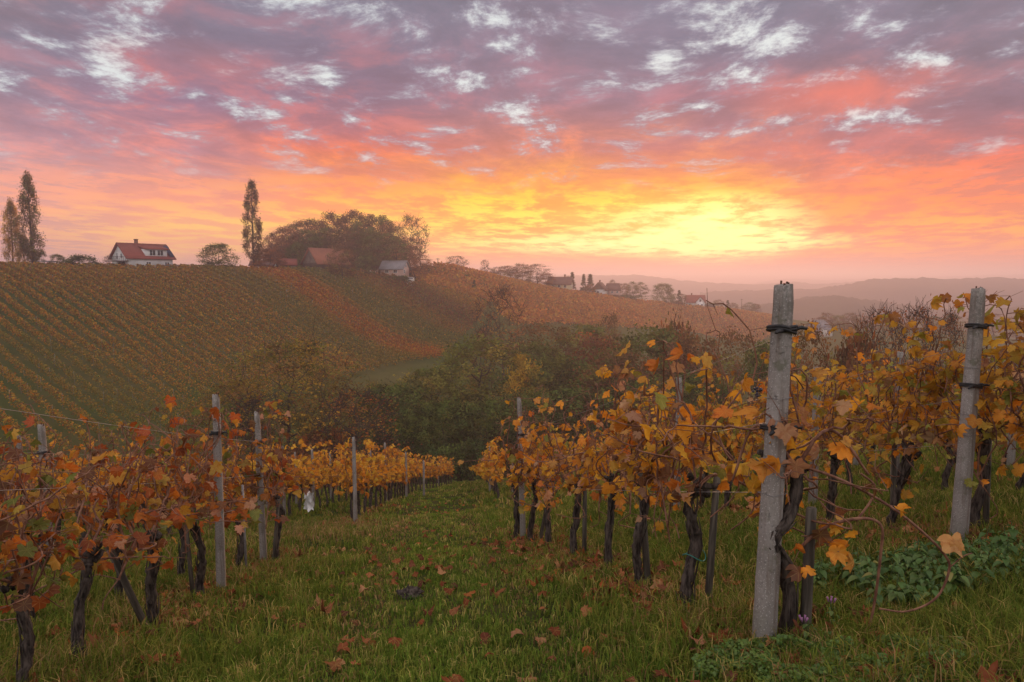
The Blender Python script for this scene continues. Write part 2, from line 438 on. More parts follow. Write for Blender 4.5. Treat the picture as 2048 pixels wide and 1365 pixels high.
def fn_concrete(W):
    tc = W.n('ShaderNodeTexCoord').outputs['Object']
    big = W.noise(tc, 3.0, 4, .6)
    fine = W.noise(tc, 60, 4, .65)
    vor = W.n('ShaderNodeTexVoronoi'); W.l(tc, vor.inputs['Vector']); vor.inputs['Scale'].default_value = 75
    speck = W.smooth(vor.outputs['Distance'], .30, .16)
    pit = W.smooth(W.noise(tc, 42, 3, .7), .60, .70)
    sp = W.n('ShaderNodeSeparateXYZ'); W.l(tc, sp.inputs[0])
    streak = W.noise(W.mapping(tc, scale=(14, 14, .9)), 2.0, 4, .6)
    col = W.mix(W.smooth(big, .3, .7), (.23, .205, .185, 1), (.34, .305, .28, 1))
    col = W.mix(W.math('MULTIPLY', W.smooth(fine, .4, .7), .45), col, (.20, .18, .165, 1))
    col = W.mix(W.math('MULTIPLY', speck, .45), col, (.62, .59, .56, 1))
    col = W.mix(W.math('MULTIPLY', pit, .7), col, (.11, .10, .09, 1))
    col = W.mix(W.math('MULTIPLY', W.smooth(streak, .48, .66), .75), col, (.17, .13, .105, 1))
    top = W.math('MULTIPLY', W.smooth(sp.outputs[2], 1.2, 2.0), W.smooth(fine, .42, .58))
    col = W.mix(W.math('MULTIPLY', top, .6), col, (.14, .135, .11, 1))     # lichen on the weathered head
    lich = W.smooth(W.noise(tc, 11, 5, .7), .56, .66)
    col = W.mix(W.math('MULTIPLY', lich, .65), col, (.13, .13, .085, 1))
    foot = W.math('MULTIPLY', W.smooth(sp.outputs[2], .35, .0), W.smooth(big, .35, .6))
    col = W.mix(W.math('MULTIPLY', foot, .6), col, (.10, .11, .07, 1))
    h = W.math('ADD', W.math('MULTIPLY', fine, .6), W.math('MULTIPLY', pit, -.6))
    out_surface(W, principled(W, col, .92, bump(W, h, .006, .8), .2))
M['concrete'] = material('concrete', fn_concrete)

# ------------------------------------------------------------------ terrain
def fg(x, y):                 # the slope the photographer stands on
    x = np.asarray(x, float); y = np.asarray(y, float)
    cx = np.where(x > 0, .13 * np.minimum(x, 12) + .05 * np.maximum(np.minimum(x, 40) - 12, 0), .05 * np.maximum(x, -40))
    return -(1.1 + .275 * y) + cx

RIDGE = [(-500,532,142),(-300,534,150),(0,538,166),(230,540,180),(400,541,194),(560,542,206),(700,545,218),(790,549,228),(850,530,258),(900,536,268),(950,547,280),
         (1000,560,295),(1050,571,308),(1100,580,322),(1200,593,345),(1300,604,372),(1400,614,398),(1500,628,425),(1560,638,445)]
MID = [(-300,640,96),(-300,740,78),(-300,840,60),(0,640,116),(0,740,90),(0,850,70),(200,640,126),(200,740,100),(200,850,77),(400,640,142),(400,740,114),(400,835,90),(600,640,160),(600,740,128),(600,800,106),
       (800,640,182),(800,700,160),(875,722,150),(930,620,205),(1000,620,222),(1000,662,190),(1100,640,235),(1250,652,268),(1400,668,305),(1500,690,325),(940,580,245)]
def build_ctrl():
    P = []
    for u, v, y in RIDGE:
        p = at(u, v, y); P.append(p)
        q = p * 1.10; P.append((q[0], q[1], p[2] - .4 - (1.5 if u > 800 else 0)))
        q = p * 1.5; P.append((q[0], q[1], p[2] - 16))
        q = p * 2.2; P.append((q[0], q[1], -45))
    for u, v, y in MID: P.append(at(u, v, y))
    for x in (-34, -12, 0, 12, 34):
        for y in (-14, -4, 3, 10, 20, 34, 47):
            if x == -34 and y > 40: continue
            P.append((x, y, float(fg(x, y))))
    for x, y, z in [(-60,52,-17.5),(-34,60,-18.4),(-15,66,-20),(-15,82,-21.5),(0,66,-20.5),(0,90,-23.5),(15,66,-20),(20,95,-25),(35,75,-21),(40,120,-28),(60,160,-31),(70,90,-24),(10,125,-22.5),(90,220,-33),(-70,30,-12),(-70,0,-4)]:
        P.append((x, y, z))
    for u, v, y in [(1650,725,225),(1650,690,275),(1760,690,275),(1800,660,335),(1950,665,330),(1640,662,300)]: P.append(at(u, v, y))
    for x, y, z in [(200,120,-30),(150,60,-20),(80,20,-4),(260,300,-36),(330,480,-44),(200,560,-46),(500,300,-44),(350,150,-34)]: P.append((x, y, z))
    return np.array(P)
CTRL = build_ctrl()
def tps_fit(P):
    n = len(P); X = P[:, :2] / 100.0
    d2 = ((X[:, None] - X[None]) ** 2).sum(-1)
    K = np.where(d2 > 0, 0.5 * d2 * np.log(d2 + 1e-12), 0) + np.eye(n) * 2e-3
    A = np.zeros((n + 3, n + 3)); A[:n, :n] = K
    A[:n, n:] = np.column_stack([np.ones(n), X]); A[n:, :n] = A[:n, n:].T
    b = np.zeros(n + 3); b[:n] = P[:, 2]
    return X, np.linalg.solve(A, b)
TX, TW = tps_fit(CTRL)
def tps(x, y):
    x = np.atleast_1d(np.asarray(x, float)); y = np.atleast_1d(np.asarray(y, float))
    sh = x.shape; q = np.column_stack([x.ravel(), y.ravel()]) / 100.0
    out = np.empty(len(q))
    for s in range(0, len(q), 20000):
        qq = q[s:s + 20000]
        d2 = ((qq[:, None] - TX[None]) ** 2).sum(-1)
        K = 0.5 * d2 * np.log(d2 + 1e-12)
        out[s:s + 20000] = K @ TW[:-3] + TW[-3] + qq @ TW[-2:]
    return out.reshape(sh)
def sstep(a, b, x):
    t = np.clip((x - a) / (b - a), 0, 1); return t * t * (3 - 2 * t)
def vnoise(x, y, s, seed):    # cheap smooth noise for the lie of the land
    r = np.random.default_rng(seed); o = 0
    for k in range(5):
        a = r.random() * 6.28; f = (0.6 + 0.9 * r.random()) / s; ph = r.random() * 6.28
        o = o + np.sin((x * math.cos(a) + y * math.sin(a)) * f * 6.28 + ph)
    return o / 5
def height(x, y):
    x = np.atleast_1d(np.asarray(x, float)); y = np.atleast_1d(np.asarray(y, float))
    w = sstep(44, 60, y + .25 * np.abs(x)) * 1.0
    w = np.maximum(w, sstep(30, 60, np.abs(x)))
    h = fg(x, y) * (1 - w)
    if np.any(w > 0): h = h + w * tps(x, y)
    far = sstep(430, 640, np.hypot(x, y) + 0 * x)
    h = h * (1 - far) + far * -46.0
    near = 1 - sstep(25, 60, y)
    h = h + near * (0.035 * vnoise(x, y, 1.7, 3) + .05 * vnoise(x, y, 4.5, 5)) + .25 * (1 - near) * vnoise(x, y, 30, 8)
    return h
def hz(x, y): return float(height(x, y)[0])

def polar_grid():             # fine close to the camera, coarse far off
    rr = [0.0]; r = 0.35
    rs = []
    while r < 7000:
        rs.append(r); r *= 1.045 if r > 60 else 1.035
    rs = np.array(rs)
    na = 260
    # more angular steps in front
    a = np.linspace(-math.pi, math.pi, na, endpoint=False)
    a = a - 0.55 * np.sin(a)      # denser around straight ahead
    X = rs[:, None] * np.sin(a)[None]; Y = rs[:, None] * np.cos(a)[None]
    Z = height(X.ravel(), Y.ravel()).reshape(X.shape)
    V = np.stack([X, Y, Z], -1).reshape(-1, 3)
    V = np.vstack([V, [[0, 0, hz(0, 0)]]])
    m = len(rs)
    i = np.arange(m - 1)[:, None] * na; j = np.arange(na)[None]; j2 = (j + 1) % na
    Q = np.stack([i + j, i + na + j, i + na + j2, i + j2], -1).reshape(-1, 4)
    T = np.array([(len(V) - 1, k, (k + 1) % na) for k in range(na)])
    return V, Q, T
def fn_ground(W):
    tc = W.n('ShaderNodeTexCoord').outputs['Object']
    sp = W.n('ShaderNodeSeparateXYZ'); W.l(tc, sp.inputs[0])
    n1 = W.noise(tc, .45, 5, .6); n2 = W.noise(tc, 9, 5, .65); n3 = W.noise(tc, .03, 4, .6)
    near = W.mix(W.smooth(n1, .4, .62), (.036, .046, .013, 1), (.070, .064, .022, 1))
    near = W.mix(W.math('MULTIPLY', W.smooth(n2, .5, .7), .6), near, (.022, .016, .010, 1))
    far = W.mix(W.smooth(n3, .4, .6), (.058, .074, .020, 1), (.090, .080, .026, 1))
    far = W.mix(W.math('MULTIPLY', W.smooth(n1, .45, .65), .4), far, (.036, .058, .014, 1))
    col = W.mix(W.smooth(sp.outputs[1], 35, 70), near, far)
    out_surface(W, principled(W, col, .95, bump(W, n2, .04, .7), .0))
M['ground'] = material('ground', fn_ground)
GV, GQ, GT = polar_grid()
ground = link('ground', np_mesh('ground', GV, [GQ, GT], True), None, M['ground'])
tag(ground, 'grassy vineyard slopes falling to the valley and rising to the hill', 'ground', kind='structure')

# ------------------------------------------------------------------ distant hills
def crest_hill(name, pts, y0, depth, base, seed, label, rough=3.0):
    """a long wooded hill: crest through the listed places, falling away on both sides"""
    P = np.array([at(u, v, y0 * k) for u, v, k in pts])
    s = np.concatenate([[0], np.cumsum(np.linalg.norm(np.diff(P[:, :2], axis=0), axis=1))])
    n = int(s[-1] / (y0 * .008)) + 2
    S = np.linspace(0, s[-1], n)
    C = np.column_stack([np.interp(S, s, P[:, i]) for i in range(3)])
    for _ in range(4): C[1:-1] = (C[:-2] + 2 * C[1:-1] + C[2:]) / 4
    m = 41; tt = np.linspace(-1, 1, m)
    r = np.random.default_rng(seed)
    V = np.zeros((n, m, 3))
    for j, q in enumerate(tt):
        f = 0.5 * (1 + math.cos(math.pi * q))
        V[:, j, 0] = C[:, 0] * (1 + q * depth / y0)
        V[:, j, 1] = C[:, 1] * (1 + q * depth / y0)
        V[:, j, 2] = base + (C[:, 2] - base) * f
    sp = vnoise(V[..., 0], V[..., 1], depth * .8, seed) * .10 * (C[:, 2] - base)[:, None] * (np.abs(tt) > .06) * (1 - np.abs(tt))
    V[..., 2] += sp
    V[..., 2] += (r.random((n, m)) - .5) * rough
    i = np.arange(n - 1)[:, None] * m; j = np.arange(m - 1)[None]
    Q = np.stack([i + j, i + m + j, i + m + j + 1, i + j + 1], -1).reshape(-1, 4)
    o = link(name, np_mesh(name, V.reshape(-1, 3), Q, False), None, M['far_wood'])
    tag(o, label, 'hill', kind='structure')
    return V
M['far_wood'] = simple('far_wood', (.030, .034, .020), (.065, .055, .028), .012, .95, 0, .05)
FAR = []
FAR.append(crest_hill('hill', [(1440,622,1.0),(1560,606,1.0),(1660,592,1),(1760,604,1.02),(1850,618,1.05),(1950,626,1.05),(2080,610,.98),(2200,596,.95),(2400,590,.9)], 850, 220, -60, 21, 'low wooded spur in front of the distant hills', 5))
FAR.append(crest_hill('hill', [(1400,586,1.1),(1520,582,1.06),(1620,580,1.03),(1680,573,1.0),(1740,559,1.0),(1790,557,1.0),(1800,561,1.0),(1835,556,1),(1855,556,1),(1880,561,1),(1930,559,1),(1985,556,1),(2030,559,1),(2080,564,1),(2200,560,.98),(2500,556,.9)], 1350, 330, -70, 22, 'long blue wooded hill with a tree-crowned top on the horizon', 6))
FAR.append(crest_hill('hill', [(1000,556,1.2),(1130,552,1.12),(1200,551,1.08),(1290,553,1.02),(1350,562,1.0),(1430,566,1.0),(1500,571,1.0),(1560,570,1.0),(1585,562,1),(1600,562,1),(1615,571,1.0),(1700,566,1.02),(1800,560,1.05),(2100,562,1.1)], 2300, 430, -80, 23, 'pale hazy ridge behind the far houses', 7))
FAR.append(crest_hill('hill', [(300,552,1),(700,551,1),(1100,549,1),(1400,568,1),(1470,577,1),(1530,562,1),(1580,557,1),(1650,562,1),(1750,557,1),(1900,554,1),(2100,548,1),(2500,550,1)], 3900, 600, -85, 24, 'faintest and farthest ridge fading into the pink haze', 8))

# ------------------------------------------------------------------ morning haze
def build_haze():
    mb = MB()
    mb.box((0, 1900, (-95 + 42) / 2), (9000, 6200, 137))
    def fn(W):
        v = W.n('ShaderNodeVolumePrincipled')
        v.inputs['Color'].default_value = (.98, .84, .92, 1)
        v.inputs['Density'].default_value = HAZE_D
        v.inputs['Anisotropy'].default_value = HAZE_G
        o = W.n('ShaderNodeOutputMaterial'); W.l(v.outputs[0], o.inputs['Volume'])
    m = material('haze', fn)
    h = mb.build('haze', m)
    tag(h, 'pink morning haze lying in the valley', 'haze', kind='stuff')
HAZE_D, HAZE_G = 0.00072, 0.48
build_haze()

# ------------------------------------------------------------------ leaf clouds
def leaf_quads(C, size, rg, up=0.25, aspect=0.75):
    """small crossed leaf faces at the points C"""
    n = len(C)
    nrm = rg.normal(size=(n, 3)); nrm[:, 2] = np.abs(nrm[:, 2]) + up
    nrm /= np.linalg.norm(nrm, axis=1)[:, None]
    a = np.cross(nrm, rg.normal(size=(n, 3))); a /= np.linalg.norm(a, axis=1)[:, None] + 1e-9
    b = np.cross(nrm, a)
    s = (np.asarray(size) * (0.6 + 0.8 * rg.random(n)))[:, None]
    a = a * s * .5; b = b * s * .5 * aspect
    V = np.stack([C - a * 1.0, C - b - a * .15, C + a, C + b + a * .1], 1).reshape(-1, 3)
    Q = np.arange(n * 4).reshape(n, 4)
    return V, Q

def mixpal(pal, w, n, rg, jit=.18):
    pal = np.array(pal); k = rg.choice(len(pal), size=n, p=np.array(w) / np.sum(w))
    return pal[k] * (1 + jit * (rg.random((n, 1)) * 2 - 1)) * (1 + .06 * (rg.random((n, 3)) * 2 - 1))

ORANGE = (0.414, 0.144, 0.025); OCHRE = (0.396, 0.220, 0.033); BROWN = (0.203, 0.088, 0.038); OLIVE = (0.161, 0.155, 0.032); RUST = (0.288, 0.084, 0.022)
GREEN = (0.108, 0.138, 0.034); DKGREEN = (0.065, 0.090, 0.027); YELLOW = (.45, .28, .035); GREY = (.10, .075, .055)

# ------------------------------------------------------------------ the vineyard on the far hill
def inpoly(x, y, poly):
    x = np.asarray(x); y = np.asarray(y); c = np.zeros(x.shape, bool)
    for (x0, y0), (x1, y1) in zip(poly, poly[1:] + poly[:1]):
        if y0 == y1: continue
        k = ((y0 > y) != (y1 > y)) & (x < (x1 - x0) * (y - y0) / (y1 - y0) + x0)
        c ^= k
    return c
def poly_px(L): return [tuple(at(u, v, y)[:2]) for u, v, y in L]
ROWD, ROWN = np.array([.77, -.64]), np.array([.64, .77])
FIELD_A = poly_px([(-300,534,150),(0,539,165),(230,541,179),(400,542,193),(560,543,204),(690,547,214),(760,556,216),(820,572,218),(900,590,222),(975,612,222),
                   (960,640,196),(905,690,165),(880,714,151),(760,738,136),(600,775,112),(430,812,94),(400,840,84),(300,872,73),(200,888,67),(0,900,60),(-300,900,53)])
FIELD_B = poly_px([(820,531,250),(900,537,266),(1000,562,293),(1100,583,318),(1200,597,341),(1300,609,366),(1400,622,390),(1500,634,415),(1560,648,420),
                   (1540,692,335),(1400,672,300),(1250,655,262),(1110,655,228),(1030,662,200),(1000,640,212),(985,608,228),(905,586,226),(835,570,222)])
def hill_rows(poly, spacing, step, rg):
    P = np.array(poly); s = P @ ROWD; n = P @ ROWN
    pts = []
    for nn in np.arange(n.min(), n.max(), spacing):
        t = np.arange(s.min(), s.max(), step)
        XY = t[:, None] * ROWD + nn * ROWN
        pts.append(np.column_stack([XY[inpoly(XY[:, 0], XY[:, 1], poly)], ]))
    return np.vstack([p for p in pts if len(p)])
def band(x, y, far):
    n = x * ROWN[0] + y * ROWN[1]
    w = 6 * vnoise(x, y, 60, 31) + 2.5 * vnoise(x, y, 14, 33)
    k = n + w * .35
    o = 1.15 * np.exp(-((k - 107) / 5.5) ** 4)                 # the orange strip
    g = np.exp(-((k - 121) / 7) ** 4) * .95 + np.exp(-((k - 93) / 7) ** 4) * .6 + np.exp(-((k - 33) / 7.0) ** 2) * .8 * (y < 105)   # greener strips
    b = np.exp(-((k - 140) / 10.0) ** 2)
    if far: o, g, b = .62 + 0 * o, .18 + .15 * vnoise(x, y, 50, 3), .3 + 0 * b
    return o, g, b
def hill_vines():
    Vs, Qs, Cs, n0 = [], [], [], 0
    posts = []
    for fi, (poly, sp, st, k, sz) in enumerate([(FIELD_A, 2.5, .28, 15, .32), (FIELD_B, 3.2, .8, 11, .62)]):
        rg = np.random.default_rng(40 + fi)
        P = hill_rows(poly, sp, st, rg)
        d = np.hypot(P[:, 0], P[:, 1])
        vig = .75 + .5 * vnoise(P[:, 0], P[:, 1], 9, 51) + .45 * vnoise(P[:, 0], P[:, 1], 3.1, 52)
        keep = rg.random((len(P), k)) < np.clip(vig + .12, .22, 1)[:, None]
        Z = height(P[:, 0], P[:, 1])
        X = np.repeat(P, k, 0); Zr = np.repeat(Z, k)
        n = len(X)
        along = (rg.random(n) - .5) * st * 1.6
        across = rg.normal(size=n) * (.14 if fi == 0 else .25)
        hgt = .45 + 1.35 * rg.random(n) ** .8
        C = np.column_stack([X + along[:, None] * ROWD + across[:, None] * ROWN, Zr + hgt])
        C = C[keep.ravel()]; Xk = X[keep.ravel()]
        dist = np.hypot(C[:, 0], C[:, 1])
        V, Q = leaf_quads(C, sz * np.clip(dist / 140, .75, 1.6), rg, .1)
        o, g, b = band(Xk[:, 0], Xk[:, 1], fi == 1)
        base = mixpal([OCHRE, BROWN, ORANGE, OLIVE, (.30, .18, .035)], [2.2, 1.4, 1.0, 2.2, 2.4], len(C), rg, .3)
        oc = mixpal([ORANGE, OCHRE, RUST, BROWN], [3, 2, 2, 1], len(C), rg, .25)
        gc = mixpal([OLIVE, GREEN, (.13, .12, .03), OCHRE], [3, 2, 3, .8], len(C), rg, .25)
        bc = mixpal([BROWN, (.10, .06, .035), OLIVE], [3, 2, 1], len(C), rg, .25)
        col = base * (1 - np.clip(o + g + b, 0, 1))[:, None] + oc * (o / np.maximum(1, o + g + b))[:, None] + gc * (g / np.maximum(1, o + g + b))[:, None] + bc * (b / np.maximum(1, o + g + b))[:, None]
        col = col * np.array([1.18, 1.10, 1.0])
        if fi == 1: col = col * np.array([1.45, 1.38, 1.5])  # far field lightened: mist on its slope put into the golden leaf colour
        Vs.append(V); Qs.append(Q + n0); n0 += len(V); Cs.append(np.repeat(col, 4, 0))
        S = P[rg.random(len(P)) < (.028 if fi == 0 else .02)]
        posts.append(S)
    me = np_mesh('hill_vines', np.vstack(Vs), np.vstack(Qs), False, np.clip(np.vstack(Cs), .004, 1))
    o = link('hill_vines', me, None, M['leaf'])
    tag(o, 'countless rows of autumn vines running down the far hillside', 'vines', kind='stuff')
    S = np.vstack(posts); S = S[np.argsort(np.hypot(S[:, 0], S[:, 1]))]
    Z = height(S[:, 0], S[:, 1])
    mb = MB(); mb.box((0, 0, .9), (.05, .05, 1.9), 0, .9, .008)
    pm = mb.mesh('vineyard_stake'); pm.materials.append(M['pale_stake'])
    for (x, y), z in zip(S[:300], Z[:300]):
        q = link('vineyard_stake', pm); q.location = (x, y, z); q.rotation_euler = (rnd.uniform(-.05, .05), rnd.uniform(-.05, .05), rnd.random())
        tag(q, 'thin pale stake standing among the lower rows of the hillside vineyard', 'stake', 'pale stakes in the hillside vineyard')
    mb = MB()
    for (x, y), z in zip(S[300:], Z[300:]): mb.box((x, y, z + .95), (.075, .075, 2.0))
    o = mb.build('vineyard_stakes', M['pale_stake'])
    tag(o, 'countless tiny pale stakes farther up the hillside vineyard', 'stakes', kind='stuff')
M['pale_stake'] = simple('pale_stake', (.20, .175, .15), (.28, .25, .22), 6, .9)
hill_vines()

# ------------------------------------------------------------------ trees
def tree_meshes(name, seed, H, Wd, base=.22, nclump=60, nleaf=60, lsize=.32, pal=None, w=None, style='round', spread=.10, twigs=0, lean=0.0, hollow=.5, limb=1.0):
    """trunk, limbs and a crown of many small leaves in clumps; unit: metres"""
    rg = np.random.default_rng(seed)
    wood = MB()
    tr = max(.09, H * .016)
    nt = 9
    tz = np.linspace(-.4, H * (.9 if style != 'round' else .72), nt)
    bend = np.cumsum(rg.normal(size=(nt, 2)) * H * .012, 0) + np.outer(tz / H, [lean * H, 0])
    if style in ('poplar', 'conifer'): bend *= .35
    tp = np.column_stack([bend, tz])
    wood.tube(tp, np.linspace(tr, tr * .22, nt), 7, True, .12, seed)
    def trunk_at(z):
        return np.array([np.interp(z, tz, tp[:, 0]), np.interp(z, tz, tp[:, 1]), z])
    cl = []
    while len(cl) < nclump:
        q = rg.random()
        if style == 'poplar':
            z = H * (base + (1 - base) * q); t = (z / H - base) / (1 - base)
            r = Wd * .5 * (min(1, t * 5 + .35)) * (1 - t ** 3.2) ** .7 * (.3 + .7 * rg.random() ** .5)
        elif style == 'conifer':
            z = H * (base + (1 - base) * q); t = (z / H - base) / (1 - base)
            r = Wd * .5 * (1 - t) ** .9 * (.35 + .65 * rg.random() ** .5) + .05
        elif style == 'bush':
            z = H * (.15 + .8 * q); t = z / H
            r = Wd * .5 * math.sqrt(max(0, 1 - (t * .98) ** 2)) * (hollow + (1 - hollow) * rg.random() ** .5)
        else:
            z = H * (base + (1 - base) * q); t = (z / H - base) / (1 - base)
            r = Wd * .5 * math.sqrt(max(.02, 1 - (2 * t - .9) ** 2 / 1.25)) * (hollow + (1 - hollow) * rg.random() ** .6)
            r *= .8 + .35 * rg.random()
        a = rg.random() * 6.283
        c = trunk_at(min(z, tz[-1])); c = np.array([c[0] + r * math.cos(a), c[1] + r * math.sin(a), z])
        cl.append(c)
    cl = np.array(cl)
    nodes = [trunk_at(z) for z in np.linspace(H * base * .75, tz[-1], 14)]; depth = [0] * 14; rads = [tr * (1 - .75 * k / 13) for k in range(14)]
    axis = np.array([0, 0, H * base])
    for c in cl[np.argsort(np.linalg.norm(cl - axis, axis=1))]:
        N = np.array(nodes); dv = c - N; dist = np.linalg.norm(dv, axis=1)
        rise = {'poplar': 2.6, 'conifer': .0}.get(style, .75)
        cost = dist + 2.2 * np.maximum(0, rise * np.hypot(dv[:, 0], dv[:, 1]) * .8 - dv[:, 2]) + np.array(depth) * H * .012
        if style in ('poplar', 'conifer'): cost = cost + np.array(depth) * H * .05
        k = int(np.argmin(cost)); p0 = N[k]
        mid = p0 * .5 + c * .5 + rg.normal(size=3) * dist[k] * .10 + np.array([0, 0, (-.10 if style != 'conifer' else .05) * dist[k]])
        t = np.linspace(0, 1, 6)[:, None]
        pts = (1 - t) ** 2 * p0 + 2 * t * (1 - t) * mid + t ** 2 * c
        pts[1:-1] += rg.normal(size=(4, 3)) * dist[k] * .025
        r0 = max(.014, min(rads[k] * .62, .03 + .018 * dist[k])); r1 = max(.010, r0 * .35)
        rr6 = np.linspace(r0, r1, 6)
        wood.tube(pts, rr6 * limb, 5, False)
        for j in (2, 3, 4, 5): nodes.append(pts[j]); depth.append(depth[k] + 1); rads.append(rr6[j])
        for q_ in range(twigs):
            q = c + rg.normal(size=3) * Wd * spread * np.array([1.2, 1.2, 1.1]) + np.array([0, 0, Wd * spread * .5])
            s0 = pts[rg.integers(3, 6)]
            m2 = (s0 + q) / 2 + rg.normal(size=3) * Wd * .015
            wood.tube([s0, m2, q], [limb * max(.014, r1 * .8), .012 * limb, .009 * limb], 3, False)
    wm = wood.mesh(name + '_wood', True)
    lm = None
    if nleaf:
        n = nclump * nleaf
        sig = Wd * spread
        ci = np.repeat(np.arange(nclump), nleaf)
        off = rg.normal(size=(n, 3)) * sig * np.array([1, 1, 1.6 if style == 'poplar' else (.35 if style == 'conifer' else .62)])
        if style == 'conifer': off[:, 2] -= .25 * np.hypot(off[:, 0], off[:, 1])
        C = cl[ci] + off
        C = C[C[:, 2] > .15]; ci = ci[:0] if False else ci[:len(C)]
        V, Q = leaf_quads(C, lsize, rg)
        cc = mixpal(pal, w, nclump, rg, .6)[rg.permutation(nclump)]
        idx = np.argmin(((C[:, None, :] - cl[None]) ** 2).sum(-1), 1) if len(C) * nclump < 3e6 else ci
        col = cc[idx] * .72 + mixpal(pal, w, len(C), rg, .35) * .28
        lm = np_mesh(name + '_leaves', V, Q, False, np.repeat(np.clip(col, .003, 1), 4, 0))
    return wm, lm

PROTO = {}
def proto(key, **kw):
    PROTO[key] = (kw.get('H'), kw.get('Wd')) + tree_meshes(key, **kw)
proto('poplar1', seed=1, H=24, Wd=6.2, base=.10, nclump=150, nleaf=70, lsize=.34, pal=[(.15,.10,.04),(.16,.10,.035),OLIVE,(.20,.11,.03)], w=[3,2,2,1.2], style='poplar', spread=.075)
proto('poplar2', seed=2, H=24, Wd=5.4, base=.12, nclump=115, nleaf=80, lsize=.34, pal=[(.20,.11,.04),(.24,.13,.035),OLIVE,(.10,.06,.03)], w=[3,2,1,2], style='poplar', spread=.07)
proto('poplar3', seed=3, H=20, Wd=6.5, base=.05, nclump=90, nleaf=110, lsize=.34, pal=[(.60,.34,.08),(.42,.22,.06),OLIVE], w=[3,2,1], style='poplar', spread=.08)
proto('oak', seed=4, H=12, Wd=11, base=0.06, nclump=110, nleaf=70, lsize=.34, pal=[GREEN,OLIVE,(.10,.09,.025),(.06,.07,.02)], w=[3,3,1.5,3], spread=.065)
proto('acacia', seed=5, H=13, Wd=10, base=0.12, nclump=120, nleaf=60, lsize=.30, pal=[OLIVE,(.19,.16,.036),GREEN,(.25,.17,.04)], w=[3,2,2,1], spread=.06, twigs=1, limb=1.7)
proto('darktree', seed=6, H=12, Wd=10, base=0.05, nclump=120, nleaf=70, lsize=.30, pal=[DKGREEN,GREEN,(.05,.055,.02),OLIVE], w=[3,3,2,1], spread=.065)
proto('brown', seed=7, H=13, Wd=10, base=0.08, nclump=110, nleaf=55, lsize=.32, pal=[BROWN,(.12,.075,.03),OLIVE,(.18,.08,.03)], w=[3,3,1.5,1.2], spread=.065, twigs=1)
proto('rustytree', seed=8, H=12, Wd=9, base=0.06, nclump=90, nleaf=50, lsize=.32, pal=[RUST,BROWN,(.28,.10,.03),(.12,.05,.03)], w=[2,2,1.6,2], spread=.065, twigs=1)
proto('yellowtree', seed=9, H=12, Wd=6.5, base=0.05, nclump=90, nleaf=60, lsize=.30, pal=[YELLOW,OCHRE,(.24,.17,.03),OLIVE], w=[2.4,3,2,1], spread=.075)
proto('sparse', seed=10, H=14, Wd=13, base=.20, nclump=150, nleaf=60, lsize=.22, pal=[OLIVE,(.20,.15,.03),OCHRE,BROWN], w=[3,3,1.6,1.6], spread=.06, twigs=3, hollow=.3, limb=1.5)
proto('bare', seed=11, H=13, Wd=9, base=.25, nclump=110, nleaf=14, lsize=.24, pal=[RUST,(.24,.09,.04),OCHRE], w=[2,2,1], spread=.07, twigs=6, hollow=.35, limb=2.4)
proto('spruce', seed=12, H=12, Wd=5, base=.05, nclump=130, nleaf=40, lsize=.34, pal=[DKGREEN,(.03,.04,.02),(.05,.05,.025)], w=[3,2,1], style='conifer', spread=.07)
proto('bush', seed=13, H=4, Wd=6, nclump=60, nleaf=60, lsize=.24, pal=[DKGREEN,GREEN,(.04,.05,.02)], w=[3,3,2], style='bush', spread=.075)
proto('rustbush', seed=14, H=4, Wd=6, nclump=60, nleaf=50, lsize=.24, pal=[BROWN,RUST,(.10,.06,.03),OLIVE], w=[3,1.5,3,1.5], style='bush', spread=.075, twigs=1)
proto('bareshrub', seed=15, H=5, Wd=5, base=.1, nclump=70, nleaf=4, lsize=.16, pal=[RUST,BROWN], w=[1,2], spread=.09, twigs=6, hollow=.3, limb=1.3)
proto('wood1', seed=16, H=18, Wd=10, base=0.1, nclump=70, nleaf=60, lsize=.36, pal=[(.13,.07,.04),(.18,.085,.04),(.10,.085,.03),(.09,.065,.035),(.24,.095,.04)], w=[3,3,1.2,2,1], spread=.075, twigs=1)
proto('wood2', seed=17, H=18, Wd=9, base=0.14, nclump=70, nleaf=48, lsize=.34, pal=[(.24,.10,.05),(.30,.12,.045),BROWN], w=[3,2,2], spread=.08, twigs=3, limb=1.8)
proto('wood3', seed=18, H=18, Wd=10, base=0.08, nclump=80, nleaf=70, lsize=.36, pal=[GREEN,(.10,.095,.035),OLIVE,(.10,.07,.028)], w=[2,3,2,2], spread=.075)

def tree(kind, u, vtop, y, wpx, label, group=None, base_v=None, name='tree', cat='tree', hmin=None):
    H0, W0, wm, lm = PROTO[kind]
    p = at(u, vtop, y); x = float(p[0]); zt = float(p[2])
    zb = hz(x, y) if base_v is None else float(at(u, base_v, y)[2])
    H = max(zt - zb, hmin or 1.0)
    sw = wpx / F * y / W0
    rz = rnd.uniform(0, 6.28)
    root = empty(name, (x, y, zb), rz, (sw, sw, H / H0))
    tag(root, label, cat, group)
    t = link('trunk', wm, root, M['bark'])
    if lm is not None: link('crown', lm, root, M['leaf'])
    return root

